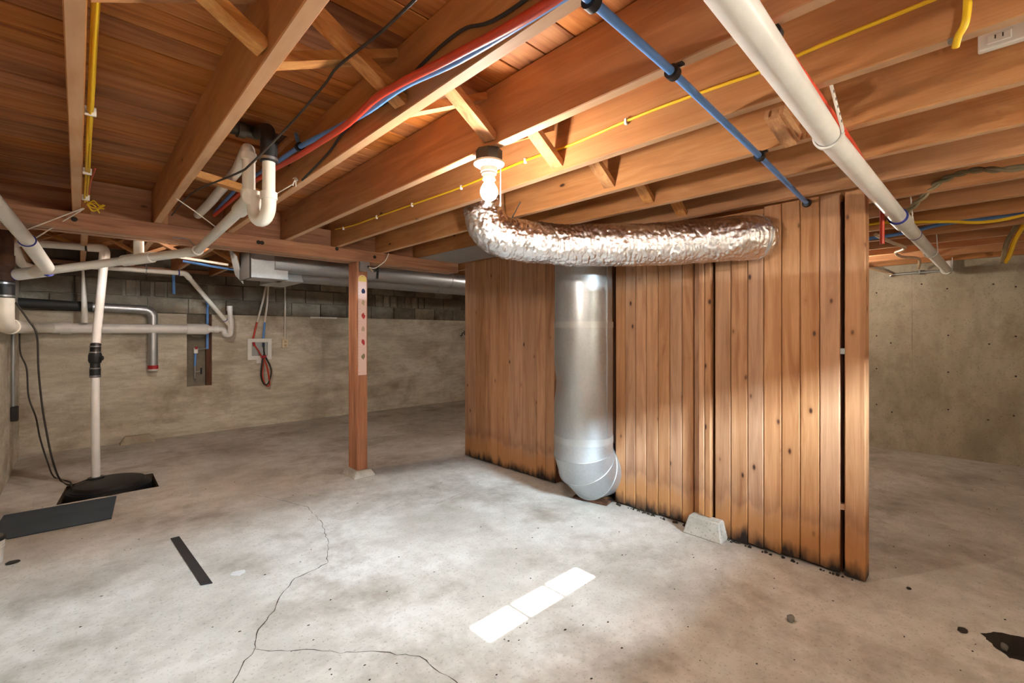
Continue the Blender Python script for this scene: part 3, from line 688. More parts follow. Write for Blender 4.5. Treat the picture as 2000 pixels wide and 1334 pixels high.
cable([V(.06, 2.95, 2.09), V(.05, 3.2, 2.09), V(.045, 3.5, 2.085)], .003, 'red', 'short orange wire beside the end of the yellow cable bundle', name='orange_wire')
yl = thing('yellow_cable', (1.62, .1, 2.04), 'thick yellow cable curving down to a staple at the upper right', 'cable')
obj('wire', T(smooth_path([V(1.60, .035, 2.22), onX(1890, 0, 1.60), onX(1885, 45, 1.60), onX(1872, 70, 1.61), onX(1866, 92, 1.63)], 6), .0085, 10), 'yellow', yl, 40)
q = onX(1866, 90, 1.63); obj('staple', B((q.x - .012, q.y - .012, ZJ - .006), (q.x + .012, q.y + .014, ZJ), .001), 'steel', yl)
# plug strip on the joist face at the top right
ps = thing('plug_strip', (2.04, -.1, 2.17), 'white surface plug strip with sockets on a joist at the upper right', 'outlet')
pa, pb = onX(1910, 76, 2.047), onX(1912, 108, 2.047)
obj('housing', B((2.022, -.55, pb.z), (2.0485, pa.y, pa.z), .004), 'white', ps)
for k in range(4):
    y = pa.y - .045 - k * .11; f = obj('socket', B((2.0195, y - .026, pb.z + .013), (2.024, y + .026, pa.z - .013), .002), 'white', ps)
    for dy in (-.008, .008): obj('slot', B((2.019, y + dy - .0015, pb.z + .024), (2.0205, y + dy + .0015, pb.z + .036)), 'cord', f)

# ------------------------------------------------------------------ white plastic drain at the upper left (trap, long branch, wye)
dr = thing('trap_drain', (.55, 3.0, 1.75), 'white plastic drain with U-shaped trap hanging in front of the beam', 'pipe')
r1 = .0255
tB, tA = onX(525, 318, .60), onX(490, 305, .545)
bB = V(.60, tB.y, 1.88); bA = V(.553, 2.27, 1.88)
u_end = V(.565, 2.33, 1.88)
obj('tail_pipe', T([V(.60, tB.y, 2.06), V(.60, tB.y, 1.89)], r1, 20), 'pvc', dr, 40)
ub = [V(.60, tB.y, 1.905), V(.60, tB.y, 1.875)] + [V(.60 - .017 * (1 - math.cos(a)), tB.y + .095 * (1 - math.cos(a)) / 2, 1.862 - .062 * math.sin(a)) for a in [PI * i / 10 for i in range(11)]] + [V(.566, tB.y + .095, 1.90), V(.566, tB.y + .10, 1.93)]
obj('u_bend', T(ub, .029, 20), 'pvc', dr, 40)
obj('slip_nut', sleeve(V(.60, tB.y, 1.885), V(.60, tB.y, 1.915), .034), 'pvc', dr, 40)
obj('vent_riser', T(fillet([V(.548, 2.262, 1.90), V(.548, 2.262, 2.13), V(.60, 2.7, 2.15), V(.62, 3.5, 2.15), V(.62, 3.9, 2.15)], .05), .026, 20), 'pvc', dr, 40)
obj('fitting', sleeve(V(.548, 2.262, 1.895), V(.548, 2.262, 1.935), .032), 'pvc', dr, 40); obj('fitting', sleeve(V(.548, 2.262, 2.07), V(.548, 2.262, 2.10), .031), 'pvc', dr, 40)
e1, e2, e3 = V(.556, 2.33, 1.893), V(.596, 3.78, 1.872), V(-.35, 5.02, 1.737)
obj('sanitary_tee', T([V(.548, 2.23, 1.90), e1, along(e1, e2, .10)], .034, 20), 'pvc', dr, 40)
obj('branch_pipe', T([e1, e2], .025, 20), 'pvc', dr, 40)
obj('elbow', T(fillet([along(e1, e2, .965), e2, along(e2, e3, .05)], .04), .034, 20), 'pvc', dr, 40)
obj('main_pipe', T([e2, along(e2, e3, .90)], .0295, 20), 'pvc', dr, 40)
obj('tee', sleeve(along(e2, e3, .23), along(e2, e3, .38), .039), 'pvc', dr, 40)
tq = along(e2, e3, .30); obj('stub_pipe', T([tq, tq + V(0, .02, .19)], .030, 18), 'pvc', dr, 40)
obj('wye', T([along(e2, e3, .80), along(e2, e3, .97)], .043, 20), 'pvcb', dr, 40); obj('end_pipe', T([along(e2, e3, .96), e3], .033, 20), 'pvc', dr, 40)
for s in (.795, .972): obj('primer_ring', sleeve(along(e2, e3, s), along(e2, e3, s + .006), .0435 if s < .9 else .0438), 'navy', dr)
b1, b2, b3 = onY(-60, 335, 3.12), onY(62, 480, 4.15), onY(92, 517, 4.45)
wj = along(e2, e3, .87)
obj('upper_branch', T([b1, b2], .036, 22), 'pvc', dr, 40)
obj('branch_elbow', T(fillet([along(b1, b2, .90), b3 + V(0, .08, -.02), along(b3, wj, .5), wj], .07), .041, 22), 'pvc', dr, 40)
obj('primer_ring', sleeve(along(b1, b2, .895), along(b1, b2, .90), .0425), 'navy', dr)
cg = thing('black_coupling', (.60, tB.y, 2.06), 'black rubber coupling with clamp above the white trap pipe', 'coupling')
obj('sleeve', sleeve(V(.60, tB.y, 2.045), V(.60, tB.y, 2.14), .034), 'black', cg, 40); obj('clamp', sleeve(V(.60, tB.y, 2.052), V(.60, tB.y, 2.064), .0365), 'steel', cg, 40)
ip = thing('iron_drain_stub', (.62, 2.4, 2.14), 'rusty galvanised drain elbow in the dark subfloor cut-out above the trap', 'pipe')
obj('riser', T(fillet([V(.60, tB.y, 2.12), V(.60, tB.y + .01, 2.19), V(.625, 2.42, 2.265)], .04), .03, 16), 'boxblack', ip, 40)
obj('cross_pipe', T([V(.63, 2.44, 2.27), V(.42, 2.42, 2.255)], .03, 16), 'brassy', ip, 40)
for x in (.47, .54): obj('collar', T([V(x, 2.43, 2.26), V(x + .03, 2.433, 2.262)], .036, 16), 'brassy', ip, 40)
def wire(pts, label, r=.0035, mat='wire', n=4): return cable(pts, r, mat, label, 'wire', 'white_wire', None, n, 6)
wt = V(.022, 3.78, 2.06)
wire([wt, along(b1, b2, .82) + V(.01, .0, .036)], 'white wire tie holding the upper left drain, left strand', n=2)
wire([wt + V(.006, 0, 0), along(b1, b2, .985) + V(.012, -.01, .037)], 'white wire tie holding the upper left drain, right strand', n=2)
wk = along(e1, e2, .5) + V(0, 0, .027)
wire([onZ(345, 388, ZJ - .003), along(onZ(345, 388, ZJ - .003), wk, .5) + V(0, 0, .003), wk], 'white wire tie from a joist to the sloping trap pipe', n=2)
wire([wk + V(.028, 0, -.01), along(wk, V(.70, 2.55, 1.98), .6), V(.80, 2.45, 2.07)], 'thin white wire tie from the trap pipe to the right joist', .0025, n=2)
wire([onY(337, 464, 3.9), onY(368, 468, 3.88), onY(385, 487, 3.82)], 'bent wire hook holding the white drain at the beam', .003, 'steel')

# ------------------------------------------------------------------ soil stack at the left edge
st = thing('soil_stack', (-.395, 4.9, 1.2), 'vertical soil stack at the left edge, rusty iron above and white plastic below', 'pipe')
sx, sy = -.392, 5.0
obj('iron_pipe', T([V(sx, sy, 2.29), V(sx, sy, 1.665)], .05, 24), 'iron', st, 40)
for z0, z1, r in ((2.12, 2.2, .056), (1.80, 1.88, .056), (1.69, 1.75, .055)): obj('iron_hub', sleeve(V(sx, sy, z0), V(sx, sy, z1), r), 'iron', st, 40)
obj('rubber_sleeve', sleeve(V(sx, sy, 1.565), V(sx, sy, 1.685), .056), 'black', st, 40)
for z in (1.572, 1.665): obj('clamp', sleeve(V(sx, sy, z), V(sx, sy, z + .013), .058), 'steel', st, 40)
obj('sweep', T(fillet([V(sx, sy, 1.57), V(sx, sy, 1.36), V(sx + .02, sy + .45, 1.355)], .16, 10), .054, 24), 'pvc', st, 40)
obj('hub', T([V(sx + .012, sy + .22, 1.357), V(sx + .018, sy + .38, 1.356)], .06, 24), 'pvc', st, 40)
obj('sloping_run', T(fillet([V(sx + .02, sy + .4, 1.355), V(-.33, 6.75, 1.36), V(-.20, 6.95, 1.362)], .12), .052, 24), 'pvc', st, 40)
lm = thing('wall_drain', (.5, 6.95, 1.31), 'long white plastic drain along the back wall with a trap at its right end', 'pipe')
obj('pipe', T([V(-.2, 6.95, 1.362), V(1.02, 6.95, 1.36)], .056, 24), 'pvcb', lm, 40)
obj('coupling', sleeve(V(-.14, 6.95, 1.362), V(-.05, 6.95, 1.362), .066), 'pvcb', lm, 40)
obj('tee', T(fillet([V(.99, 6.95, 1.36), V(1.19, 6.95, 1.36), V(1.19, 7.12, 1.36)], .05), .068, 24), 'pvcb', lm, 40)
obj('reducer', T([V(1.18, 6.95, 1.36), V(1.33, 6.93, 1.36)], .042, 20), 'pvcb', lm, 40); obj('coupling', sleeve(V(1.28, 6.935, 1.36), V(1.33, 6.93, 1.36), .05), 'pvcb', lm, 40)
obj('p_trap', T(fillet([V(1.32, 6.93, 1.36), V(1.385, 6.92, 1.36), V(1.395, 6.91, 1.285), V(1.45, 6.88, 1.285), V(1.455, 6.87, 1.40)], .045, 8), .034, 18), 'pvcb', lm, 40)
obj('standpipe', T([V(1.455, 6.87, 1.38), V(1.44, 6.87, 1.66)], .029, 18), 'pvcb', lm, 40); obj('collar', sleeve(V(1.442, 6.87, 1.60), V(1.44, 6.87, 1.665), .034), 'pvcb', lm, 40); obj('wye', sleeve(V(1.455, 6.87, 1.37), V(1.449, 6.87, 1.50), .036), 'pvcb', lm, 40)
# thin pump line crossing the wall and dropping diagonally into the trap
pl = thing('thin_drain_line', (.8, 6.6, 1.5), 'thin white pipe running under the joists then slanting down to the wall trap', 'pipe')
l0, l1, l2 = onY(150, 519, 6.5), onY(362, 534, 6.55), V(1.43, 6.86, 1.42)
obj('pipe', T([l0, l1], .026, 16), 'pvc', pl, 40); obj('pipe', T([l1, l2], .026, 16), 'pvc', pl, 40)
obj('elbow', T(fillet([along(l0, l1, .94), l1, along(l1, l2, .09)], .04), .032, 16), 'pvc', pl, 40)
for s in (.60, .925): obj('primer_ring', sleeve(along(l0, l1, s), along(l0, l1, s + .012), .0335), 'navy' if s > .8 else 'steel', pl)
obj('primer_ring', sleeve(along(l1, l2, .9), along(l1, l2, .91), .029), 'navy', pl)
obj('hanger', T([along(l0, l1, .61), along(l0, l1, .61) + V(0, 0, .07)], .007, 8), 'steel', pl)
# vent: dark then bright metal pipe, elbow, capped with red tape
vp = thing('metal_vent_pipe', (.3, 6.95, .85), 'metal vent pipe along the back wall turning down to a red taped end', 'pipe')
obj('dark_run', T([V(-.45, 6.97, 1.625), V(.12, 6.97, 1.605)], .052, 20), 'boxblack', vp, 40)
obj('bright_run', T([V(.12, 6.97, 1.605), V(.56, 6.97, 1.59)], .05, 20), 'galv', vp, 40)
for k, (a, b) in enumerate((((.54, 1.59), (.60, 1.583)), ((.595, 1.588), (.64, 1.555)), ((.632, 1.565), (.658, 1.515)), ((.655, 1.53), (.657, 1.46)))):
    obj('elbow_gore', T([V(a[0], 6.97, a[1]), V(b[0], 6.97, b[1])], .053, 20), 'galv', vp, 40)
obj('drop', T([V(.657, 6.97, 1.47), V(.657, 6.97, .88)], .05, 20), 'galv', vp, 40)
obj('red_tape', T([V(.657, 6.97, .92), V(.657, 6.97, .875)], .053, 20), 'redtape', vp, 40); obj('end_cap', T([V(.657, 6.97, .876), V(.657, 6.97, .855)], .049, 20), 'white', vp, 40)
tag(obj('tapered_wall_pipe', T([onY(162, 528, 6.80), onY(166, 630, 6.84)], .03, 12, radii=[.012, .032]), 'pvc', None, 40), 'thin tapering white pipe rising from the wall drain beside the sump pipe', 'pipe')

# ------------------------------------------------------------------ sump
sl = thing('sump_basin', (.2, 5.14, 0), 'round black plastic sump basin with lid in a square floor hole', 'sump')
obj('basin', lathe([(.255, -.2), (.275, -.03), (.275, .012), (.24, .012)], (.2, 5.14, 0), 48), 'black', sl, 40)
obj('cover', lathe([(.262, .012), (.262, .022), (.235, .026), (.232, .05), (.215, .056), (.02, .06)], (.2, 5.14, 0), 48), 'black', sl, 30)
obj('seal', lathe([(.055, .057), (.055, .066), (.03, .07)], (.112, 5.30, 0), 20), 'black', sl, 40)
sp = thing('sump_discharge_pipe', (.11, 5.3, .06), 'tall white sump discharge pipe with black check valve rising from the lid', 'pipe')
s0, s1, s2 = V(.112, 5.30, .06), V(.108, 5.345, 1.02), V(.172, 5.40, 2.0)
obj('lower_pipe', T([s0, along(s0, s1, .90)], .03, 20), 'pvcb', sp, 40)
va = along(s0, s1, .90); vb = onY(187, 672, 5.37)
valve = obj('check_valve', lathe([(.034, 0), (.034, .06), (.04, .065), (.046, .085), (.046, .13), (.04, .15), (.034, .16)], va + V(0, 0, .06), 20), 'black', sp, 30)
obj('rubber_sleeve', T([va, va + V(0, 0, .085)], .037, 20), 'black', sp, 40); obj('rubber_sleeve', T([va + V(0, 0, .205), vb], .037, 20), 'black', sp, 40)
for z in (.006, .072, .212, .262): obj('clamp', T([va + V(0, 0, z), va + V(0, 0, z + .01)], .0395, 20), 'steel', sp, 40)
obj('valve_port', lathe([(.02, 0), (.02, .02), (.012, .022)], va + V(.03, -.02, .165), 12, (1, -.6, 0)), 'black', sp, 40)
obj('upper_pipe', T([vb, s2], .031, 20), 'pvcb', sp, 40)
obj('top_elbow', T(fillet([along(vb, s2, .93), s2 + V(.004, 0, .06), V(.06, 5.41, 2.055)], .05), .038, 20), 'pvc', sp, 40)
obj('top_run', T([V(.08, 5.41, 2.055), V(-.36, 5.45, 2.045)], .031, 20), 'pvc', sp, 40); obj('band', T([V(.045, 5.413, 2.055), V(.06, 5.412, 2.055)], .036, 20), 'cord', sp, 40)
obj('turn_down', T(fillet([V(-.34, 5.45, 2.045), V(-.385, 5.47, 2.03), V(-.35, 5.75, 1.90), V(-.29, 5.85, 1.88)], .04), .033, 18), 'pvc', sp, 40)
cl = thing('pump_cord', (-.2, 5.5, 0), 'dark pump power cords hanging from the stack down to the sump lid', 'cord')
c1 = [onY(30, 590, 5.6), onY(55, 625, 5.6), onY(72, 655, 5.6), onY(75, 720, 5.6), onY(82, 790, 5.6), onY(92, 850, 5.55), onY(103, 900, 5.45), onZ(118, 938, .01), onZ(140, 947, .02), V(.06, 5.28, .06)]
c2 = [onY(38, 650, 6.0), onY(40, 690, 6.0), onY(52, 720, 6.0), onY(56, 775, 5.95), onY(70, 815, 5.9), onY(78, 855, 5.8), onY(92, 900, 5.6), onZ(106, 932, .01), onZ(136, 941, .01), onZ(142, 951, .05), V(.05, 5.2, .055)]
obj('cord', T(smooth_path(c1, 6), .007, 8), 'cord', cl, 40); obj('cord', T(smooth_path(c2, 6), .006, 8), 'cord', cl, 40)
tag(obj('slate_sheet', prism([(.224, 4.80), (.171, 4.24), (-.32, 4.27), (-.405, 4.46), (-.38, 4.84)], .002, .008), 'dark_sheet'), 'dark slate-grey flat sheet on the floor in front of the sump', 'sheet')
tq = [onZ(u, v, 0) for u, v in [(333, 1053), (350, 1049), (415, 1140), (393, 1144)]]
tag(obj('black_strip', prism([(p.x, p.y) for p in tq], .001, .006), 'black'), 'narrow black strip lying alone on the concrete floor', 'strip')
bk = thing('paint_bucket', (-.375, 3.80, 0), 'white plastic bucket with a dark rim at the left edge of the floor', 'bucket')
bc = V(-.372, 3.86, 0); obj('pail', lathe([(.062, .004), (.066, .012), (.074, .14), (.07, .142), (.06, .02)], bc, 32), 'white', bk, 40)
obj('rim', lathe([(.073, .138), (.078, .14), (.078, .155), (.07, .158)], bc, 32), 'black', bk, 40); obj('lid', lathe([(.07, .15), (.066, .162), (.02, .164)], bc, 32), 'stone', bk, 40)
for z in (.095, .11): obj('ridge', lathe([(.071, z), (.0745, z + .004), (.072, z + .008)], bc, 32), 'white', bk, 40)
# conduit with a box on the left wall
cd = thing('wall_conduit', (-.43, 6.25, .45), 'grey conduit down the left wall ending in a dark outlet box', 'conduit')
obj('tube', T([V(-.435, 6.25, 1.31), V(-.435, 6.25, .62)], .013, 12), 'galv_dull', cd, 40); obj('box', B((-.449, 6.20, .49), (-.40, 6.29, .625), .006), 'boxblack', cd)

# ------------------------------------------------------------------ fittings on the back wall
nv = thing('niche_valve', (1.12, 7.1, .65), 'small shut-off valve with blue tube and tap inside the wall niche', 'valve')
obj('blue_pipe', T([V(1.235, 7.09, 1.76), V(1.235, 7.11, 1.10)], .016, 12), 'blue', nv, 40); obj('elbow_pipe', T([V(1.235, 7.11, 1.105), V(1.13, 7.11, 1.10)], .009, 10), 'steel', nv, 40)
obj('valve_body', B((1.085, 7.085, 1.045), (1.13, 7.13, 1.12), .006), 'white', nv); obj('valve_handle', B((1.095, 7.07, 1.10), (1.125, 7.10, 1.135), .004), 'redtape', nv)
obj('drop_tube', T([V(1.105, 7.11, 1.05), V(1.10, 7.115, .88)], .013, 10), 'blue', nv, 40); obj('tail', T([V(1.10, 7.115, .88), V(1.10, 7.115, .70)], .011, 10), 'steel', nv, 40)
obj('tap_stem', T([V(1.10, 7.11, .80), V(1.16, 7.10, .81)], .008, 8), 'steel', nv, 40); obj('tap_handle', T([V(1.165, 7.09, .775), V(1.165, 7.09, .855)], .009, 8), 'black', nv, 40); obj('niche_rim', lathe([(.012, 0), (.018, .012), (.01, .02)], (1.10, 7.115, .70), 10), 'steel', nv, 40)
tag(obj('broken_patch', lathe([(.115, -.004), (.10, .004), (.07, .006)], (1.13, YB, 1.36), 9, (0, -1, 0)), 'mortar'), 'dark chipped patch around the wall drain above the niche', 'patch')
wb = thing('washer_outlet_box', (1.85, 7.08, .93), 'white washing machine outlet box with red and blue valves on the wall', 'outlet box')
bx0, bx1, bz0, bz1 = 1.70, 2.005, .935, 1.232
obj('frame', quadframe((bx0, bz0, bx1, bz1), (bx0 + .05, bz0 + .055, bx1 - .05, bz1 - .05), YB - .03, YB - .002), 'white', wb)
obj('recess', B((bx0 + .05, YB - .008, bz0 + .055), (bx1 - .05, YB - .002, bz1 - .05)), 'galv_dull', wb)
obj('red_valve', T([V(1.775, 7.075, 1.18), V(1.78, 7.06, 1.13)], .016, 10), 'redtape', wb, 40); obj('blue_valve', T([V(1.90, 7.075, 1.17), V(1.895, 7.06, 1.12)], .016, 10), 'ink', wb, 40)
obj('tail_box', B((bx0 + .11, YB - .03, bz0 - .05), (bx0 + .17, YB - .002, bz0), .003), 'white', wb)
def supply(top, bot, colr, label):
    t = thing('supply_tube', bot, label, 'tube', 'supply tubes to the washer box'); m = along(top, bot, .72)
    obj('white_run', T(smooth_path([top, along(top, m, .5) + V(.01, 0, 0), m], 5), .014, 10), 'wire', t, 40); obj('coloured_run', T([m, bot], .013, 10), colr, t, 40)
supply(onY(521, 548, 7.05), V(1.77, 7.085, 1.232), 'red', 'white supply tube turning red above the washer box'); supply(onY(524, 548, 7.05), V(1.90, 7.085, 1.232), 'blue', 'white supply tube turning blue above the washer box')
def hose(pts, mat, label): return cable(pts, .011, mat, label, 'hose', 'washer_hose', 'washer hoses hanging from the outlet box', 6, 10)
hose([V(1.78, 7.05, 1.14), V(1.84, 7.03, 1.03), V(1.88, 7.02, .90), V(1.87, 7.02, .72), V(1.91, 7.02, .58), V(1.96, 7.02, .57), V(1.95, 7.0, .68), V(1.92, 7.0, .85), V(1.87, 7.01, 1.0)], 'red', 'red washer hose looped below the outlet box')
hose([V(1.895, 7.05, 1.13), V(1.90, 7.02, 1.0), V(1.96, 7.02, .87), V(1.985, 7.02, .75), V(1.94, 7.0, .60), V(1.885, 7.0, .60), V(1.85, 7.0, .72), V(1.86, 6.99, .90), V(1.885, 7.0, 1.01)], 'cord', 'dark grey washer hose looped below the outlet box')
obj_tie = tag(obj('hose_tie', T([V(1.85, 6.985, .975), V(1.91, 6.985, .985)], .02, 10), 'redtape', None, 40), 'red tie gathering the washer hoses', 'tie')
oc = thing('wall_outlet', (2.19, 7.08, 1.09), 'small ivory wall outlet with a white conduit running up', 'outlet')
obj('box', B((2.146, YB - .035, 1.097), (2.228, YB - .002, 1.222), .004), 'ivory', oc); f = obj('faceplate', B((2.15, YB - .04, 1.102), (2.224, YB - .034, 1.217), .002), 'ivory', oc)
for z in (1.13, 1.185): obj('socket', B((2.17, YB - .043, z - .018), (2.204, YB - .039, z + .018), .002), 'tan_cable', f)
obj('conduit', T([V(2.187, YB - .02, 1.22), V(2.187, YB - .02, 2.06)], .011, 10), 'wire', oc, 40)
tag(obj('white_ledge_strip', B((2.544, YB - .03, 1.535), (2.953, YB - .001, 1.560), .003), 'white'), 'short white strip lying on the ledge of the back wall', 'strip')
tag(obj('rubble_lump', wedge(.35, .68, 6.93, 7.095, 0, .09, .05), 'poured'), 'low broken lump of concrete at the foot of the back wall', 'rubble')

# ducts behind the beam
def hduct(y, z, x0, r, label):
    t = thing('branch_duct', (x0, y, z - r), label, 'duct', 'round ducts behind the beam'); x = x0; k = 0
    while x < 6.4:
        obj('section', T([V(x, y, z), V(x + 1.03, y, z)], r - .001 * (k % 2), 32, cap=(k == 0)), 'galv', t, 40); obj('crimp', T([V(x + .985, y, z), V(x + 1.0, y, z)], r + .004, 32), 'galv', t, 40); x += 1.0; k += 1
hduct(4.55, 1.955, 1.30, .085, 'round galvanised duct running just behind the beam'); hduct(5.12, 1.935, 1.50, .088, 'round galvanised duct farther back, parallel behind the beam')
pm = thing('duct_boot', (1.2, 4.65, 1.78), 'sheet metal duct boot where the two round ducts start', 'duct')
obj('box', B((1.10, 4.50, 1.80), (1.42, 4.78, 2.04), .004), 'galv', pm); obj('end_panel', B((1.085, 4.46, 1.79), (1.10, 4.80, 2.05)), 'boxblack', pm); obj('transition', wedge(1.36, 1.60, 4.62, 5.22, 1.80, 1.99, .03), 'galv', pm)
obj('flange', bar(bmesh.new(), (1.02, 4.75, 2.05), (1.12, 4.95, 1.82), .006, .16, (0, 1, 0)), 'galv_dull', pm)
cable([V(.5, 5.35, 2.05), V(.8, 5.3, 2.02), V(1.08, 5.2, 1.985)], .012, 'wire', 'white cable sagging behind the beam towards the duct boot', name='sagging_cable')
cable([V(.75, 5.5, 2.02), V(1.1, 5.5, 1.985), V(1.4, 5.5, 1.975)], .012, 'blue', 'blue tube crossing behind the beam below the joists', 'pipe', 'blue_tube_far')
tag(obj('blue_riser', T([V(.865, 7.03, 2.05), V(.87, 7.05, 1.80)], .017, 10), 'blue', None, 40), 'short blue tube dropping down the block wall above the niche', 'pipe')

# ------------------------------------------------------------------ things on the post
jb = thing('post_junction_box', (1.87, 3.9, 1.87), 'galvanised junction box at the top of the post', 'junction box')
obj('box', B((1.836, 3.893, 1.868), (1.922, 3.9295, 1.950), .003), 'galv', jb); obj('cover_plate', B((1.833, 3.889, 1.865), (1.925, 3.893, 1.953), .001), 'galv', jb); obj('knockout', lathe([(.012, 0), (.011, .004), (.004, .005)], (1.912, 3.889, 1.91), 12, (0, -1, 0)), 'cord', jb)
cable([V(1.915, 3.885, 1.905), V(1.96, 3.86, 1.90), V(2.02, 3.84, 1.945), V(2.06, 3.84, 1.985), V(2.10, 3.86, 2.05)], .005, 'wire', 'white electric cable curving from the post box up to the joist', name='white_cable')
cable([V(1.918, 3.885, 1.90), V(1.935, 3.87, 1.88), V(1.95, 3.87, 1.865)], .006, 'tan_cable', 'stub of pinkish wire ends below the post box', name='wire_stub')
tag(obj('black_clip', bar(bar(bmesh.new(), (1.99, 3.86, 1.925), (1.985, 3.86, 1.805), .018, .01, (0, 1, 0)), (1.95, 3.865, 1.865), (1.99, 3.86, 1.88), .008, .008), 'black'), 'small black clip dangling beside the post box', 'clip')
gc = thing('growth_chart', (1.875, 3.925, .92), 'tall narrow pink growth chart with a rounded yellow top on the post', 'chart')
x0, x1 = 1.833, 1.912; xm = (x0 + x1) / 2; rr = (x1 - x0) / 2
prof = [(x0, .925), (x1, .925), (x1, 1.80)] + [(xm + rr * math.cos(a), 1.80 + rr * .9 * math.sin(a)) for a in [PI * i / 10 for i in range(1, 10)]] + [(x0, 1.80)]
bm = prism(prof, 0, .003)
for v in bm.verts: v.co = V(v.co.x, 3.9265 + v.co.z, v.co.y)
obj('paper', bm, 'pink', gc)
top = [(x0 + .003, 1.775), (x1 - .003, 1.775)] + [(xm + (rr - .003) * math.cos(a), 1.80 + (rr - .003) * .9 * math.sin(a)) for a in [PI * i / 10 for i in range(0, 11)]]
bm = prism(top, 0, .001)
for v in bm.verts: v.co = V(v.co.x, 3.9255 + v.co.z, v.co.y)
obj('yellow_heading', bm, 'chart_yellow', gc)
for k in range(28): z = .95 + k * .029; obj('tick_mark', B((x0 + .003, 3.9255, z), (x0 + (.016 if k % 4 == 0 else .009), 3.9268, z + .0015)), 'cord', gc)
for k, (z, m) in enumerate(((1.69, 'ink'), (1.585, 'tan_cable'), (1.465, 'chart_red'), (1.345, 'tan_cable'), (1.225, 'chart_red'), (1.09, 'clothcable'))):   # plain print blotches, no figures
    r = random.Random(k); c = V(xm + .008, 3.9255, z)
    poly = [(c.x + (.016 + r.uniform(-.005, .005)) * math.cos(a), z + (.026 + r.uniform(-.009, .007)) * math.sin(a)) for a in [2 * PI * i / 9 for i in range(9)]]
    bm = prism(poly, 0, .001)
    for v in bm.verts: v.co = V(v.co.x, 3.9255 + v.co.z, v.co.y)
    obj('printed_blotch', bm, m, gc)
obj('nail', lathe([(.004, 0), (.004, .002), (.001, .003)], (xm, 3.9255, 1.822), 8, (0, -1, 0)), 'steel', gc)

# ------------------------------------------------------------------ right side: cables and pipes behind the partition
rp_ = [onX(1755, 430, 3.5), onX(1785, 402, 3.35), onX(1835, 356, 3.29), onX(1900, 333, 3.2), V(3.05, -.11, 2.045), V(2.9, -.4, 2.05)]
sp_ = smooth_path(rp_, 14); bm = bmesh.new()
for ph in (0, PI):
    q = [p + V(.006 * math.cos(i * .55 + ph), .004 * math.sin(i * .55 + ph), .008 * math.sin(i * .55 + ph)) for i, p in enumerate(sp_)]; tube(bm, q, .009, 8)
ob = tag(obj('cloth_cable', bm, 'clothcable', None, 50), 'old twisted cloth-covered cable sagging under the joists at right', 'cable')
cable([V(4.2, 1.2, 2.09)] + [onX(u, v, 4.2) for u, v in [(1700, 438), (1750, 435), (1850, 433), (1920, 434), (2000, 420)]] + [V(4.2, -.5, 2.1)], .010, 'yellow', 'yellow cable sagging across the joists at the far right', name='sagging_yellow_cable')
yh = thing('hanging_yellow_cables', (5.0, -.1, 1.8), 'pair of dull yellow cables hanging down at the right edge', 'cable')
for d in (0, 14): obj('wire', T(smooth_path([onX(2005 + d, 400, 5.0), onX(1985 + d, 440, 5.0), onX(1968 + d, 470, 5.0), onX(1960 + d * .8, 500, 5.0), onX(1958 + d * .3, 514, 5.0)], 5), .014, 8), 'yellow' if d else 'clothcable', yh, 40)
cable([V(4.5, 1.2, 2.03), onX(1700, 466, 4.6), onX(1780, 452, 4.6), onX(1850, 436, 4.55), V(4.5, -.2, 2.09)], .014, 'blue', 'blue tube behind the partition end post under the far joists', 'pipe', 'far_blue_tube')
cable([V(4.3, .57, 2.04), V(4.75, .535, 2.045), V(5.0, .47, 2.02), V(5.3, .56, 2.03), V(5.7, .56, 2.04), V(6.0, .46, 2.04), V(6.5, .50, 2.0)], .013, 'tan_cable', 'tan cable snaking across the far joist bottoms near the concrete wall', name='snaking_cable')
cable([V(6.0, 1.1, 2.04), V(6.3, .95, 2.04), V(6.52, .78, 1.99), V(6.56, .72, 1.96)], .012, 'tan_cable', 'tan cable dropping from the joists to the thin wall conduit', name='dropping_cable')
cc = thing('thin_conduit', (6.6, .5, 1.95), 'thin grey conduit along the top of the right concrete wall', 'conduit')
obj('tube', T([V(6.6, .74, 1.965), V(6.6, .26, 1.965)], .013, 10), 'galv_dull', cc, 40)
for y in (.74, .5, .30): obj('strap', B((6.58, y - .01, 1.945), (6.649, y + .01, 1.99), .002), 'steel', cc)
tag(obj('wall_pipe_stub', T(fillet([V(6.40, .272, 1.945), V(6.56, .268, 1.95), V(6.565, .268, 2.08)], .05), .034, 16), 'pvcb', None, 40), 'white elbow turning up at the end of the drain pipe', 'pipe')

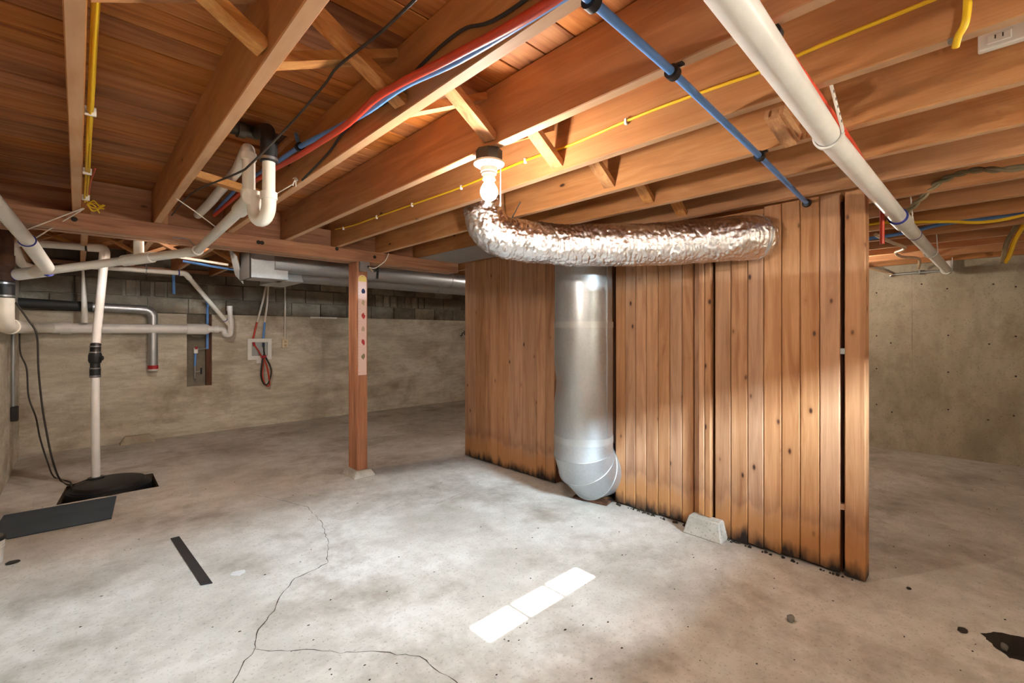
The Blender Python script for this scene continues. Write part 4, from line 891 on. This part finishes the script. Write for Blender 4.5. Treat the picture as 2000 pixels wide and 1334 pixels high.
# ------------------------------------------------------------------ floor litter
def lump(name, c, r, h, mat, label, cat, seed=1):
    bm = bmesh.new(); bmesh.ops.create_icosphere(bm, subdivisions=2, radius=1.0)
    for v in bm.verts:
        n = 1 + .35 * noise.noise(v.co * 1.7 + V(seed, 0, 0)); v.co = V(c[0] + v.co.x * r * n, c[1] + v.co.y * r * .7 * n, max(0.0005, v.co.z * h * n + h * .5))
    return tag(obj(name, bm, mat, None, 50), label, cat)
q = onZ(1545, 1213, 0); lump('stone', (q.x, q.y), .022, .02, 'stone', 'small grey stone on the floor in front of the partition end', 'stone', 2)
for k, (u, v, r, lb) in enumerate(((1960, 1262, .03, 'pale stone lying in the broken floor hole'),)):
    q = onZ(u, v, -.05); o = lump('stone', (q.x, q.y), .022, .02, 'stone', lb, 'stone', 5); o.location.z -= .062
for k, (u, v, lb) in enumerate(((1880, 1232, 'loose dark dirt beside the broken floor hole'), (1775, 1150, 'dark dirt clump on the floor right of the partition end post'), (25, 1100, 'dark dirt pile at the foot of the white bucket'))):
    q = onZ(u, v, 0); lump('dirt_pile', (q.x, q.y), (.025, .014, .03)[k], (.006, .005, .01)[k], 'dirt', lb, 'dirt', 7 + k)
ws = tag(obj('wood_scrap', bar(bmesh.new(), (2.86, 2.26, .012), (2.92, 1.985, .012), .085, .016), 'darkwood'), 'dark wet wood scrap on the floor under the duct elbow', 'wood piece')
tag(obj('wood_scrap', bar(bmesh.new(), (2.98, 2.20, .02), (2.99, 1.995, .012), .07, .016), 'board'), 'orange wood scrap leaning at the partition foot under the duct elbow', 'wood piece')
rndd = random.Random(21)
deb = bmesh.new()
for k in range(420):                                  # fine grit, chips and flakes strewn over the slab
    if k < 260: x, y = rndd.uniform(.5, 6.3), rndd.uniform(-.3, 2.2)
    else: x, y = rndd.uniform(-.3, 3.2), rndd.uniform(1.0, 6.8)
    if 2.85 < x < 3.15 and y > .3: continue
    s = rndd.uniform(.002, .007); a = rndd.uniform(0, PI)
    vs = [deb.verts.new((x + s * rndd.uniform(.5, 1.6) * math.cos(a + 2 * PI * j / 5), y + s * rndd.uniform(.4, 1) * math.sin(a + 2 * PI * j / 5), .0004)) for j in range(5)]
    tpv = deb.verts.new((x, y, s * .5)); 
    for j in range(5): deb.faces.new((vs[j], vs[(j + 1) % 5], tpv))
g = obj('grit', deb, 'dirt'); g['kind'] = 'stuff'; g['label'] = 'dark grit and chips scattered over the floor'
rot = bmesh.new()
for k in range(60):                                   # rotted crumbs along the damp foot of the boards
    y = rndd.uniform(1.0, 1.97) if k < 38 else rndd.uniform(.45, 1.1); x = XP - (.012 if k < 38 else .03) - rndd.random() ** 2 * .015; s = rndd.uniform(.004, .012)
    r = bmesh.ops.create_icosphere(rot, subdivisions=1, radius=s, matrix=Matrix.Translation((x, y, s * .5)))
    for v in r['verts']: v.co += Vector((rndd.uniform(-1, 1), rndd.uniform(-1, 1), rndd.uniform(-1, 1))) * s * .3; v.co.z = max(v.co.z, .0005)
g = obj('rotted_crumbs', rot, 'dirt'); g['kind'] = 'stuff'; g['label'] = 'dark rotted wood crumbs along the foot of the partition'
